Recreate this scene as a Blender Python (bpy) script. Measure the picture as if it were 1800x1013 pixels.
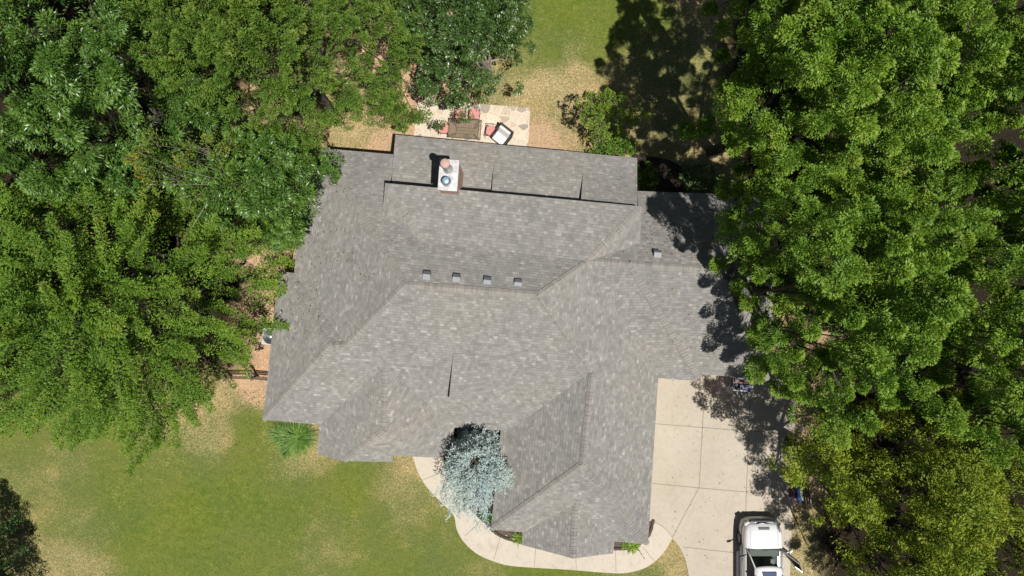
import bpy, math, random
import numpy as np
from mathutils import Vector, Matrix
random.seed(7)
scene = bpy.context.scene
for o in list(bpy.data.objects): bpy.data.objects.remove(o)
R = math.radians
# ------------------------------------------------------------------ camera, sky, sun
CAM_H = 32.0
cam_d = bpy.data.cameras.new('camera'); cam = bpy.data.objects.new('camera', cam_d)
scene.collection.objects.link(cam); scene.camera = cam
cam.location = (0, 0, CAM_H); cam.rotation_euler = (0, 0, 0)
cam_d.sensor_width = 36; cam_d.lens = 24; cam_d.clip_end = 2000
SX, SY = .215, -.245                      # horizontal direction towards the sun per metre of height
sun_dir = Vector((SX, SY, 1)).normalized()
elev = math.asin(sun_dir.z); azim = math.atan2(SX, SY)
w = bpy.data.worlds.new('World'); scene.world = w; w.use_nodes = True
nt = w.node_tree; bg = nt.nodes['Background']
sky = nt.nodes.new('ShaderNodeTexSky'); sky.sky_type = 'NISHITA'; sky.sun_disc = False
sky.sun_elevation = elev; sky.sun_rotation = azim
nt.links.new(sky.outputs[0], bg.inputs[0]); bg.inputs[1].default_value = .036
sl = bpy.data.lights.new('sun', 'SUN'); sl.energy = 5.0; sl.angle = R(.5); sl.color = (1, .965, .91)
so = bpy.data.objects.new('sun', sl); scene.collection.objects.link(so)
so.rotation_euler = sun_dir.to_track_quat('Z', 'Y').to_euler(); so.location = (20, -20, 60)
scene.view_settings.view_transform = 'Standard'; scene.view_settings.look = 'None'
scene.view_settings.exposure = 0.0; scene.view_settings.gamma = 1
scene.cycles.max_bounces = 6; scene.cycles.transparent_max_bounces = 8

# ------------------------------------------------------------------ helpers
C = scene.collection
def at(px, py, z=0.0):                   # photo pixel at height z -> point of the place
    k = (CAM_H - z) / 1200
    return Vector(((px - 900) * k, -(py - 506.5) * k, z))
def link(o, parent=None):
    C.objects.link(o)
    if parent: o.parent = parent
    return o
def tag(o, label, cat, group=None, kind=None):
    if label: o['label'] = label
    if cat: o['category'] = cat
    if group: o['group'] = group
    if kind: o['kind'] = kind
    return o
def thing(name, loc, label, cat, group=None, rz=0):
    o = link(bpy.data.objects.new(name, None)); o.location = loc; o.rotation_euler = (0, 0, rz)
    o.empty_display_size = .3
    return tag(o, label, cat, group)
class MB:
    def __init__(s): s.v = []; s.f = []; s.uv = []; s.mi = []
    def face(s, pts, uv=None, mi=0):
        b = len(s.v); s.v += [tuple(p) for p in pts]; s.f.append(tuple(range(b, b + len(pts))))
        s.uv.append(uv if uv else [(0, 0)] * len(pts)); s.mi.append(mi)
    def box(s, c, d, rz=0, top=1.0, mi=0, rx=0, ry=0):
        M = Matrix.Translation(c) @ Matrix.Rotation(rz, 4, 'Z') @ Matrix.Rotation(ry, 4, 'Y') @ Matrix.Rotation(rx, 4, 'X')
        x, y, z = d[0] / 2, d[1] / 2, d[2] / 2
        P = [M @ Vector(p) for p in [(-x, -y, -z), (x, -y, -z), (x, y, -z), (-x, y, -z), (-x * top, -y * top, z), (x * top, -y * top, z), (x * top, y * top, z), (-x * top, y * top, z)]]
        for q in [(3, 2, 1, 0), (4, 5, 6, 7), (0, 1, 5, 4), (1, 2, 6, 5), (2, 3, 7, 6), (3, 0, 4, 7)]:
            s.face([P[i] for i in q], mi=mi)
        return s
    def prism(s, poly, z0, z1, mi=0, M=None):
        a = sum(poly[i][0] * poly[(i + 1) % len(poly)][1] - poly[(i + 1) % len(poly)][0] * poly[i][1] for i in range(len(poly)))
        if a < 0: poly = poly[::-1]
        M = M or Matrix()
        lo = [M @ Vector((p[0], p[1], z0)) for p in poly]; hi = [M @ Vector((p[0], p[1], z1)) for p in poly]
        s.face(hi, mi=mi); s.face(lo[::-1], mi=mi); n = len(poly)
        for i in range(n): s.face([lo[i], lo[(i + 1) % n], hi[(i + 1) % n], hi[i]], mi=mi)
        return s
    def tube(s, pts, r, n=6, cap=True, mi=0):
        pts = [Vector(p) for p in pts]; rs = r if hasattr(r, '__len__') else [r] * len(pts)
        rings = []
        for i, p in enumerate(pts):
            d = (pts[min(i + 1, len(pts) - 1)] - pts[max(i - 1, 0)]).normalized()
            a = d.cross(Vector((0, 0, 1)))
            if a.length < .05: a = d.cross(Vector((0, 1, 0)))
            a.normalize(); b = d.cross(a)
            rings.append([p + (a * math.cos(t) + b * math.sin(t)) * rs[i] for t in [2 * math.pi * k / n for k in range(n)]])
        for i in range(len(rings) - 1):
            for k in range(n): s.face([rings[i][k], rings[i + 1][k], rings[i + 1][(k + 1) % n], rings[i][(k + 1) % n]], mi=mi)
        if cap: s.face(rings[0], mi=mi); s.face(rings[-1][::-1], mi=mi)
        return s
    def lathe(s, c, prof, n=24, M=None, mi=0):       # prof = [(r, z)...]
        c = Vector(c); M = M or Matrix(); M = M.to_4x4()
        P = lambda r, z, t: c + (M @ Vector((r * math.cos(t), r * math.sin(t), z)))
        for i in range(len(prof) - 1):
            for k in range(n):
                t0, t1 = 2 * math.pi * k / n, 2 * math.pi * (k + 1) / n
                (r0, z0), (r1, z1) = prof[i], prof[i + 1]
                if r0 < 1e-6: s.face([P(0, z0, 0), P(r1, z1, t1), P(r1, z1, t0)][::-1], mi=mi)
                elif r1 < 1e-6: s.face([P(r0, z0, t0), P(r0, z0, t1), P(0, z1, 0)], mi=mi)
                else: s.face([P(r0, z0, t0), P(r0, z0, t1), P(r1, z1, t1), P(r1, z1, t0)], mi=mi)
        return s
    def build(s, name, mats, parent=None, smooth=False, bevel=0, weld=True):
        me = bpy.data.meshes.new(name)
        me.from_pydata(s.v, [], s.f)
        uvl = me.uv_layers.new(name='UVMap'); flat = [c for u in s.uv for q in u for c in q]
        uvl.data.foreach_set('uv', flat)
        if not isinstance(mats, (list, tuple)): mats = [mats]
        for m in mats: me.materials.append(m)
        me.polygons.foreach_set('material_index', s.mi)
        if weld:
            import bmesh
            bm = bmesh.new(); bm.from_mesh(me); bmesh.ops.remove_doubles(bm, verts=bm.verts, dist=.0004)
            bm.to_mesh(me); bm.free()
        if smooth: me.shade_smooth() if smooth is True else me.shade_auto(smooth) if hasattr(me, 'shade_auto') else me.shade_smooth()
        me.update()
        o = link(bpy.data.objects.new(name, me), parent)
        if bevel:
            m = o.modifiers.new('bevel', 'BEVEL'); m.width = bevel; m.segments = 2; m.limit_method = 'ANGLE'; m.angle_limit = R(35)
        return o

# ------------------------------------------------------------------ materials
class NT:
    def __init__(s, name):
        s.m = bpy.data.materials.new(name); s.m.use_nodes = True; s.t = s.m.node_tree; s.b = s.t.nodes['Principled BSDF']
        s.b.inputs['Roughness'].default_value = .8
        if 'Specular IOR Level' in s.b.inputs: s.b.inputs['Specular IOR Level'].default_value = .3
    def n(s, typ, **kw):
        x = s.t.nodes.new('ShaderNode' + typ)
        for k, v in kw.items():
            if hasattr(x, k) and not isinstance(getattr(x, k), bpy.types.bpy_prop_collection): setattr(x, k, v)
        return x
    def l(s, a, b): s.t.links.new(a, b); return b
    def val(s, inp, v):
        if isinstance(v, (int, float)): inp.default_value = v
        elif isinstance(v, (tuple, list)):
            inp.default_value = tuple(v) + ((1,) if len(inp.default_value) == 4 and len(v) == 3 else ())
        else: s.l(v, inp)
    def math(s, op, a, b=None, c=None, clamp=False):
        x = s.n('Math', operation=op, use_clamp=clamp); s.val(x.inputs[0], a)
        if b is not None: s.val(x.inputs[1], b)
        if c is not None: s.val(x.inputs[2], c)
        return x.outputs[0]
    def mix(s, f, a, b, mode='MIX'):
        x = s.n('Mix', data_type='RGBA', blend_type=mode); s.val(x.inputs[0], f)
        s.val(x.inputs[6], a); s.val(x.inputs[7], b); return x.outputs[2]
    def noise(s, vec, scale, detail=4, rough=.55, dim='3D', dist=0):
        x = s.n('TexNoise', noise_dimensions=dim); s.l(vec, x.inputs['Vector']); x.inputs['Scale'].default_value = scale
        x.inputs['Detail'].default_value = detail; x.inputs['Roughness'].default_value = rough; x.inputs['Distortion'].default_value = dist
        return x.outputs[0]
    def ramp(s, f, stops, interp='LINEAR'):
        x = s.n('ValToRGB'); r = x.color_ramp; r.interpolation = interp; s.val(x.inputs[0], f)
        while len(r.elements) < len(stops): r.elements.new(.5)
        for e, (p, c) in zip(r.elements, stops):
            e.position = p; e.color = (c if len(c) == 4 else tuple(c) + (1,)) if hasattr(c, '__len__') else (c, c, c, 1)
        return x.outputs[0]
    def coord(s, kind='Object'): return s.n('TexCoord').outputs[kind]
    def bump(s, h, strength=.4, dist=.02):
        x = s.n('Bump'); x.inputs['Strength'].default_value = strength; x.inputs['Distance'].default_value = dist
        s.l(h, x.inputs['Height']); s.l(x.outputs[0], s.b.inputs['Normal'])
def flat(name, col, rough=.6, metal=0, var=.15, scale=6, spec=.4):
    t = NT(name); co = t.coord(); f = t.noise(co, scale, 3)
    c = t.mix(f, tuple(x * (1 - var) for x in col), tuple(min(1, x * (1 + var)) for x in col))
    t.l(c, t.b.inputs['Base Color']); t.b.inputs['Roughness'].default_value = rough; t.b.inputs['Metallic'].default_value = metal
    t.b.inputs['Specular IOR Level'].default_value = spec
    return t.m

def shingle_mat(name='roof_shingles', tint=(1, 1, 1), lift=1.13, across=.142, caps=False):
    t = NT(name); uv = t.n('UVMap').outputs[0]; sp = t.n('SeparateXYZ'); t.l(uv, sp.inputs[0])
    u, v = sp.outputs[0], sp.outputs[1]
    geo = t.n('NewGeometry').outputs['Position']
    vr = t.math('DIVIDE', v, .128); row = t.math('FLOOR', vr); fr = t.math('FRACT', vr)
    def layer(width, seed):
        wn = t.n('TexWhiteNoise', noise_dimensions='2D'); cb = t.n('CombineXYZ'); t.val(cb.inputs[0], row); t.val(cb.inputs[1], seed); t.l(cb.outputs[0], wn.inputs['Vector'])
        uu = t.math('ADD', t.math('DIVIDE', u, width), t.math('MULTIPLY', wn.outputs[0], 9.7))
        cell = t.math('FLOOR', uu)
        w2 = t.n('TexWhiteNoise', noise_dimensions='3D'); cb = t.n('CombineXYZ'); t.val(cb.inputs[0], row); t.val(cb.inputs[1], cell); t.val(cb.inputs[2], seed); t.l(cb.outputs[0], w2.inputs['Vector'])
        return w2.outputs[0], t.math('FRACT', uu)
    a, fa = layer(across, 1.5); b, fb = layer(across * 1.6, 7.5)
    tone = t.math('ADD', t.math('MULTIPLY', a, .62), t.math('MULTIPLY', b, .38))
    if caps: tone = t.math('ADD', t.math('MULTIPLY', tone, .45), .36)
    col = t.ramp(tone, [(0, (.200, .191, .179)), (.30, (.228, .219, .206)), (.55, (.254, .245, .231)), (.78, (.283, .273, .258)), (.90, (.325, .312, .292)), (1, (.385, .37, .348))])
    big = t.noise(geo, .3, 5, .65); st = t.ramp(big, [(.3, (.91, .92, .94)), (.5, (.99, .99, .985)), (.7, (1.04, 1.015, .975))])
    col = t.mix(1, col, st, 'MULTIPLY')
    mid = t.noise(geo, 2.1, 3, .6); col = t.mix(1, col, t.ramp(mid, [(.3, (.94, .94, .93)), (.7, (1.06, 1.05, 1.04))]), 'MULTIPLY')
    gr = t.noise(geo, 60, 2, .7); col = t.mix(1, col, t.ramp(gr, [(.3, .86), (.7, 1.12)]), 'MULTIPLY')
    edge = t.math('LESS_THAN', fr, .13)
    col = t.mix(t.math('MULTIPLY', edge, .30), col, (.07, .062, .057))  # dark line paints the shadow along each shingle course
    gap = t.math('MULTIPLY', t.math('LESS_THAN', fa, .045), .3); col = t.mix(gap, col, (.075, .07, .065))
    col = t.mix(1, col, tuple(x * lift for x in tint), 'MULTIPLY')
    t.l(col, t.b.inputs['Base Color']); t.b.inputs['Roughness'].default_value = .93
    if 'Diffuse Roughness' in t.b.inputs: t.b.inputs['Diffuse Roughness'].default_value = .35
    t.b.inputs['Specular IOR Level'].default_value = .15
    h = t.math('ADD', t.math('MULTIPLY', t.math('SUBTRACT', 1, fr), 1.0), t.math('MULTIPLY', a, .45)); t.bump(h, .35, .012)
    return t.m

def brick_mat(name, c1, c2, mortar):
    t = NT(name); co = t.coord(); sp = t.n('SeparateXYZ'); t.l(co, sp.inputs[0]); cb = t.n('CombineXYZ')
    t.l(t.math('ADD', sp.outputs[0], sp.outputs[1]), cb.inputs[0]); t.l(sp.outputs[2], cb.inputs[1])
    br = t.n('TexBrick'); t.l(cb.outputs[0], br.inputs['Vector']); br.inputs['Scale'].default_value = 1
    br.inputs['Brick Width'].default_value = .22; br.inputs['Row Height'].default_value = .075; br.inputs['Mortar Size'].default_value = .008
    t.val(br.inputs['Color1'], c1); t.val(br.inputs['Color2'], c2); t.val(br.inputs['Mortar'], mortar)
    t.l(br.outputs[0], t.b.inputs['Base Color']); t.bump(t.math('SUBTRACT', 1, br.outputs['Fac']), .5, .01)
    return t.m

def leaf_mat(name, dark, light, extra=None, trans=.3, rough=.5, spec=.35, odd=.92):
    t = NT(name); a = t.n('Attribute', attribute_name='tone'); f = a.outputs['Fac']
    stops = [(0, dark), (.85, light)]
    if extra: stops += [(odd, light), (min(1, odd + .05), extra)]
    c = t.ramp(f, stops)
    co = t.coord(); big = t.noise(co, .55, 3, .6)
    c = t.mix(1, c, t.ramp(big, [(.3, (.84, .9, .9)), (.7, (1.12, 1.08, .95))]), 'MULTIPLY')
    t.l(c, t.b.inputs['Base Color']); t.b.inputs['Roughness'].default_value = rough; t.b.inputs['Specular IOR Level'].default_value = spec
    tr = t.n('BsdfTranslucent'); t.l(t.mix(1, c, (1.05, 1.3, .5), 'MULTIPLY'), tr.inputs[0])
    ms = t.n('MixShader'); ms.inputs[0].default_value = trans; t.l(t.b.outputs[0], ms.inputs[1]); t.l(tr.outputs[0], ms.inputs[2])
    t.l(ms.outputs[0], t.t.nodes['Material Output'].inputs[0])
    return t.m
def bark_mat(name, c):
    t = NT(name); co = t.coord(); f = t.noise(co, 9, 5, .7)
    t.l(t.mix(f, tuple(x * .5 for x in c), tuple(x * 1.5 for x in c)), t.b.inputs['Base Color']); t.b.inputs['Roughness'].default_value = .95; t.bump(f, .6, .03); return t.m

M_BARK = bark_mat('bark', (.085, .072, .058)); M_BARK_PALE = bark_mat('pale_bark', (.34, .29, .24))
M_SHING = shingle_mat(); M_CAP = shingle_mat('ridge_cap_shingles', (1.03, 1.0, .985), 1.14, .155, True)
M_EAVE = flat('eave_trim', (.30, .26, .22), .7)  # even brown trim for roof fascia and undersides
M_BRICK = brick_mat('wall_brick', (.42, .27, .19), (.50, .34, .25), (.5, .46, .4))
M_CHIM = brick_mat('chimney_brick', (.50, .29, .21), (.56, .34, .26), (.5, .42, .36))
M_WHITE = flat('white_paint', (.75, .75, .74), .35, 0, .04)
M_BLACK = flat('black_plastic', (.02, .02, .022), .45, 0, .1)
M_STEEL = flat('galvanised_steel', (.62, .63, .64), .36, .9, .12, 9)
M_ALU = flat('brushed_aluminium', (.6, .61, .62), .35, .8, .06)
M_WOOD = flat('weathered_wood', (.20, .14, .09), .85, 0, .3, 14)
M_WOODL = flat('pale_weathered_wood', (.42, .34, .25), .85, 0, .25, 14)

# ------------------------------------------------------------------ noise for attribute painting
def vnoise(x, y, s, seed):
    rs = np.random.RandomState(seed); T = rs.rand(256, 256)
    X = x / s + 1000; Y = y / s + 1000; i = np.floor(X).astype(int); j = np.floor(Y).astype(int); fx = X - i; fy = Y - j
    fx = fx * fx * (3 - 2 * fx); fy = fy * fy * (3 - 2 * fy)
    g = lambda a, b: T[a % 256, b % 256]
    return (g(i, j) * (1 - fx) + g(i + 1, j) * fx) * (1 - fy) + (g(i, j + 1) * (1 - fx) + g(i + 1, j + 1) * fx) * fy
def fbm(x, y, s, seed): return (vnoise(x, y, s, seed) + .5 * vnoise(x, y, s / 2.1, seed + 1) + .25 * vnoise(x, y, s / 4.3, seed + 2)) / 1.75

# ------------------------------------------------------------------ ground
xs = np.concatenate([[-260, -140, -80, -50, -38], np.arange(-30, 30.01, .2), [38, 50, 80, 140, 260]])
ys = np.concatenate([[-260, -140, -80, -45, -30], np.arange(-22, 22.01, .2), [30, 45, 80, 140, 260]])
GX, GY = np.meshgrid(xs, ys); nx, ny = len(xs), len(ys)
GZ = (fbm(GX, GY, 7, 90) - .5) * .02 - .012
pts = [  # px, py, dry grass, bare earth, lushness
 (60,760,.35,0,.5),(60,850,.5,.0,.4),(130,920,.45,0,.4),(110,990,.7,.15,.2),(200,800,.35,0,.6),(215,860,.35,0,.7),(250,960,.3,0,.75),(330,900,.22,0,.85),
 (120,775,.5,.1,.4),(300,820,.4,0,.6),(340,740,.75,.12,.2),(390,710,.85,.15,.2),(395,770,.7,.05,.3),(440,655,.5,1,0),(455,700,.6,.75,.1),(440,760,.3,0,.7),(430,800,.3,0,.7),
 (340,700,.9,.35,.1),(480,600,.3,1,0),(500,500,.3,1,0),(510,430,.3,1,0),(465,560,.3,1,0),(420,620,.3,1,0),(555,240,.6,.8,.1),(600,225,.9,.3,.1),(640,240,.9,.3,.1),(680,260,.5,.85,0),(690,225,.7,.7,0),
 (740,130,.3,1,0),(725,190,.2,1,0),(715,160,.2,1,0),(760,100,.5,.9,0),(420,880,.25,0,.8),(500,900,.3,0,.7),(480,960,.35,0,.65),(560,960,.5,0,.45),(600,880,.3,0,.7),(590,830,.3,0,.7),(650,940,.4,0,.6),
 (690,850,.6,.05,.35),(725,820,.85,.1,.1),(730,900,.55,0,.4),(770,960,.4,0,.5),(850,1005,.5,0,.5),(700,1000,.3,0,.6),(960,1010,.3,0,.8),(560,805,.6,.2,.3),(545,790,.7,.35,.2),
 (920,40,.3,0,.75),(1000,10,.3,0,.85),(1080,20,.35,0,.8),(1150,20,.4,0,.75),(980,90,.35,0,.7),(1080,60,.3,0,.8),(1050,100,.4,0,.65),(930,110,.5,.05,.4),(950,150,.95,.05,.1),(1020,130,.8,0,.2),(1080,130,.75,0,.3),
 (1040,160,.95,.05,.1),(900,180,.8,.35,.1),(960,210,.8,.55,.1),(985,190,.95,.1,.1),(1000,250,.6,.6,.1),(950,250,.4,.9,0),(1040,250,.85,.3,.1),(1080,240,.8,.3,.1),(1200,100,.5,.1,.3),(1180,200,.55,.2,.2),(1240,240,.8,.5,.1),(1230,10,.9,.2,.1),
 (1260,60,.6,.3,.2),(1420,900,.8,.5,.1),(1450,960,.85,.4,.1),(1410,860,.5,.8,0),(1500,950,.7,.5,.1),(1420,720,.5,.9,0),(1600,500,.6,.7,.1),(1700,200,.6,.7,.1),(1400,200,.6,.6,.1),(1700,850,.6,.6,.1),
 (200,500,.5,.8,.1),(120,150,.5,.7,.1),(400,100,.5,.8,.1),(300,300,.5,.8,.1),(1185,960,.85,.5,.1),(1195,1000,.9,.35,.15),(1160,1005,.4,0,.6),(1175,985,.6,.1,.4),(860,915,.1,0,.9),(840,800,.2,.3,.3)]
P_ = np.array([[*at(a, b)[:2], c, d, e] for a, b, c, d, e in pts])
wx = GX + (fbm(GX, GY, 2.2, 5) - .5) * 1.6; wy = GY + (fbm(GX, GY, 2.2, 15) - .5) * 1.6
D2 = (wx.ravel()[:, None] - P_[:, 0]) ** 2 + (wy.ravel()[:, None] - P_[:, 1]) ** 2 + .15
Wt = D2 ** -1.7; Wt /= Wt.sum(1)[:, None]
att = Wt @ P_[:, 2:]
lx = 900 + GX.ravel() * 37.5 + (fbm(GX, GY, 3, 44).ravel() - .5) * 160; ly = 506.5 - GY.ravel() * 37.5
canopy_shade = np.clip((lx - 1440) / 60, 0, 1) + np.clip((430 - lx) / 40, 0, 1) * np.clip((680 - ly) / 50, 0, 1) + np.clip((lx - 1290) / 40, 0, 1) * np.clip((560 - ly) / 60, 0, 1) + np.clip((560 - lx) / 60, 0, 1) * np.clip((150 - ly) / 50, 0, 1)  # mask of the ground beneath the crowns, where canopy shade is painted
canopy_shade = np.clip(canopy_shade, 0, 1)
verts = np.stack([GX.ravel(), GY.ravel(), GZ.ravel()], 1)
ii = (np.arange(ny - 1)[:, None] * nx + np.arange(nx - 1)).ravel()
quads = np.stack([ii, ii + 1, ii + nx + 1, ii + nx], 1)
def np_mesh(name, verts, quads, attrs=None, domain='POINT'):
    me = bpy.data.meshes.new(name); nf, k = quads.shape
    me.vertices.add(len(verts)); me.vertices.foreach_set('co', np.ascontiguousarray(verts, dtype=np.float32).ravel())
    me.loops.add(nf * k); me.loops.foreach_set('vertex_index', quads.astype(np.int32).ravel())
    me.polygons.add(nf); me.polygons.foreach_set('loop_start', np.arange(0, nf * k, k, dtype=np.int32))
    me.polygons.foreach_set('loop_total', np.full(nf, k, dtype=np.int32))
    for n_, a in (attrs or {}).items():
        at_ = me.attributes.new(n_, 'FLOAT', domain); at_.data.foreach_set('value', np.ascontiguousarray(a, dtype=np.float32))
    me.update(calc_edges=True); me.validate(); return me
gm = np_mesh('ground', verts, quads, {'dry': att[:, 0], 'earth': att[:, 1], 'lush': att[:, 2], 'litter_shade': canopy_shade}); gm.shade_smooth()
t = NT('lawn_and_earth'); co = t.coord()
A = lambda n_: t.n('Attribute', attribute_name=n_).outputs['Fac']
n0 = t.noise(co, .33, 3, .6); n1 = t.noise(co, .9, 5, .65); n2 = t.noise(co, 3.3, 5, .7); n3 = t.noise(co, 13, 5, .75); n4 = t.noise(co, 45, 3, .7)
green = t.mix(t.ramp(n2, [(.35, 0), (.68, 1)]), (.100, .148, .021), (.175, .208, .040))
green = t.mix(t.ramp(t.math('ADD', A('lush'), t.math('SUBTRACT', n1, .5)), [(.15, 0), (.85, 1)]), t.mix(n2, (.190, .190, .070), (.130, .165, .045)), green)
dryc = t.mix(t.ramp(n3, [(.35, 0), (.65, 1)]), (.30, .235, .105), (.55, .43, .235))
dn = t.math('ADD', A('dry'), t.math('ADD', t.math('MULTIPLY', t.math('SUBTRACT', n1, .5), .8), t.math('MULTIPLY', t.math('SUBTRACT', n3, .5), .75)))
c = t.mix(t.ramp(dn, [(.42, 0), (.98, 1)]), green, dryc)
earth = t.mix(t.ramp(n3, [(.3, 0), (.7, 1)]), (.46, .30, .18), (.58, .40, .26))
en = t.math('ADD', A('earth'), t.math('ADD', t.math('MULTIPLY', t.math('SUBTRACT', n2, .5), .5), t.math('MULTIPLY', t.math('SUBTRACT', n3, .5), .7)))
c = t.mix(t.ramp(en, [(.45, 0), (.78, 1)]), c, earth)
c = t.mix(A('litter_shade'), c, t.mix(t.ramp(n3, [(.35, 0), (.7, 1)]), (.016, .013, .008), (.045, .034, .022)))  # leaf litter taken near black, painting canopy shade into the ground colour
c = t.mix(1, c, t.ramp(n4, [(.28, .52), (.5, .98), (.72, 1.45)]), 'MULTIPLY')
c = t.mix(1, c, t.ramp(n3, [(.3, .78), (.7, 1.2)]), 'MULTIPLY')
n5 = t.noise(co, 5.5, 6, .8); c = t.mix(1, c, t.ramp(n5, [(.32, (.80, .84, .80)), (.5, (1, 1, 1)), (.68, (1.16, 1.13, 1.1))]), 'MULTIPLY')
c = t.mix(1, c, t.ramp(n0, [(.35, (.90, .95, .95)), (.65, (1.12, 1.04, 1.0))]), 'MULTIPLY')
t.l(c, t.b.inputs['Base Color']); t.b.inputs['Roughness'].default_value = 1; t.b.inputs['Specular IOR Level'].default_value = .1
t.bump(t.math('ADD', n3, n4), .55, .06)
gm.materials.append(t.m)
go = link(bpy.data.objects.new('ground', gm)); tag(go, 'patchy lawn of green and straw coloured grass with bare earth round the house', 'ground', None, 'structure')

# ------------------------------------------------------------------ paving
def concrete_mat(name, a, b):
    t = NT(name); co = t.coord(); n1 = t.noise(co, .5, 6, .65); n2 = t.noise(co, 7, 5, .7); n3 = t.noise(co, 70, 2, .6)
    c = t.mix(t.ramp(n1, [(.3, 0), (.7, 1)]), a, b); c = t.mix(1, c, t.ramp(n2, [(.25, .87), (.5, 1), (.8, 1.06)]), 'MULTIPLY')
    c = t.mix(1, c, t.ramp(n3, [(.3, .93), (.7, 1.05)]), 'MULTIPLY')
    v = t.noise(co, 1.7, 3, .5, dist=1.2); c = t.mix(t.ramp(v, [(.58, 0), (.80, .55)]), c, (.33, .29, .24)); v2 = t.noise(co, .9, 6, .8, dist=2.5); c = t.mix(t.ramp(v2, [(.62, 0), (.72, .22)]), c, (.36, .32, .27)); v3 = t.noise(co, 17, 3, .9); c = t.mix(t.ramp(v3, [(.70, 0), (.78, .35)]), c, (.28, .24, .19))
    t.l(c, t.b.inputs['Base Color']); t.b.inputs['Roughness'].default_value = .9; t.bump(n3, .2, .005); return t.m
M_CONC = concrete_mat('concrete', (.44, .385, .305), (.505, .447, .365)); M_CONC2 = concrete_mat('walk_concrete', (.52, .462, .375), (.57, .508, .418))
M_JOINT = flat('joint', (.27, .22, .165), .95)
def sheet(name, poly, z0, z1, mat, label=None, cat=None, kind='structure'):
    o = MB().prism([tuple(at(*p)[:2]) for p in poly], z0, z1).build(name, mat); tag(o, label, cat, None, kind); return o
def smooth_path(pts, n=6):
    out = []
    for i in range(len(pts) - 1):
        p0, p1, p2, p3 = [Vector(pts[max(0, min(len(pts) - 1, j))]) for j in (i - 1, i, i + 1, i + 2)]
        for k in range(n):
            t_ = k / n; out.append(tuple(.5 * ((2 * p1) + (-p0 + p2) * t_ + (2 * p0 - 5 * p1 + 4 * p2 - p3) * t_ ** 2 + (-p0 + 3 * p1 - 3 * p2 + p3) * t_ ** 3)))
    out.append(tuple(pts[-1])); return out
drive = [(1090, 640), (1401, 655), (1400, 668), (1393, 870), (1384, 1130), (1380, 1250), (1240, 1250)] + smooth_path([(1226, 1130), (1214, 1040), (1207, 995), (1198, 968), (1182, 945)]) + \
        smooth_path([(1182, 945), (1166, 927), (1146, 916)]) + [(1090, 905)]
sheet('driveway', drive, -.05, .045, M_CONC, 'pale tan concrete driveway beside the garage', 'driveway')
outer = smooth_path([(722, 790), (727, 806), (735, 830), (750, 855), (773, 880), (797, 905), (803, 930), (816, 953), (840, 974), (870, 987), (905, 995), (1000, 1001), (1060, 1006), (1096, 1007), (1128, 1000), (1150, 987), (1168, 968), (1182, 945)])
inner = smooth_path([(1148, 915), (1147, 925), (1141, 943), (1126, 957), (1110, 963), (1080, 966), (1000, 962), (918, 953), (900, 950), (880, 943), (863, 931), (850, 918), (828, 898), (805, 870), (790, 845), (782, 825), (778, 800), (776, 785)])
sheet('walkway', outer + smooth_path([(1182, 945), (1166, 927), (1148, 915)])[1:-1] + inner, -.05, .052, M_CONC2, 'curving pale concrete path round the front of the house', 'path')
def joints(name, lines, z, w_, n_label):
    m = MB()
    for ln in lines:
        P = [at(*p, z) for p in ln]
        for a, b in zip(P[:-1], P[1:]):
            d = (b - a).normalized(); s = Vector((-d.y, d.x, 0)) * w_ / 2
            m.face([a - s, b - s, b + s, a + s])
    o = m.build(name, M_JOINT); tag(o, n_label, 'joint', None, 'structure')
joints('driveway_joints', [[(1240, 660), (1229, 857), (1182, 945)], [(1150, 745), (1275, 755), (1398, 764)], [(1145, 850), (1229, 858), (1392, 872)],
        [(1320, 664), (1312, 866), (1306, 1060)], [(1201, 962), (1292, 972), (1388, 980)]], .049, .030, 'thin dark joints crossing the driveway slabs')
joints('walkway_joints', [smooth_path([(1146, 916), (1166, 927), (1182, 945)]), [(1082, 968), (1083, 1006)], [(1130, 962), (1150, 986)], [(1012, 965), (1013, 1002)],
        [(942, 958), (939, 997)], [(879, 945), (868, 985)], [(846, 916), (818, 942)], [(782, 828), (741, 845)]], .056, .022, 'thin joints across the curved front path')
# flagstone patio
t = NT('flagstone'); co = t.coord(); wn = t.noise(co, 1.6, 2)
vm = t.n('VectorMath', operation='ADD'); t.l(co, vm.inputs[0]); t.l(t.n('TexNoise').outputs[1], vm.inputs[1])
v1 = t.n('TexVoronoi', feature='F1'); t.l(co, v1.inputs['Vector']); v1.inputs['Scale'].default_value = 2.3; v1.inputs['Randomness'].default_value = 1
v2 = t.n('TexVoronoi', feature='DISTANCE_TO_EDGE'); t.l(co, v2.inputs['Vector']); v2.inputs['Scale'].default_value = 2.3; v2.inputs['Randomness'].default_value = 1
sp = t.n('SeparateColor'); t.l(v1.outputs['Color'], sp.inputs[0])
stone = t.ramp(sp.outputs[0], [(0, (.30, .27, .23)), (.10, (.40, .34, .26)), (.2, (.56, .46, .35)), (.5, (.62, .53, .41)), (.8, (.58, .48, .40)), (1, (.66, .58, .46))])
stone = t.mix(1, stone, t.ramp(t.noise(co, 9, 4, .7), [(.3, .86), (.7, 1.1)]), 'MULTIPLY')
edge = t.math('ADD', v2.outputs['Distance'], t.math('MULTIPLY', t.math('SUBTRACT', t.noise(co, 6, 3), .5), .08))
c = t.mix(t.ramp(edge, [(.03, 0), (.07, 1)]), (.66, .56, .43), stone)
t.l(c, t.b.inputs['Base Color']); t.b.inputs['Roughness'].default_value = .85
sheet('patio', [(735, 176), (932, 190), (926, 300), (722, 286)], -.05, .055, t.m, 'cream flagstone patio behind the house', 'patio')
sheet('porch_slab', [(722, 284), (1125, 312), (1120, 420), (715, 400)], -.05, .05, M_CONC, 'concrete slab under the rear porch roof', 'porch')
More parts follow.
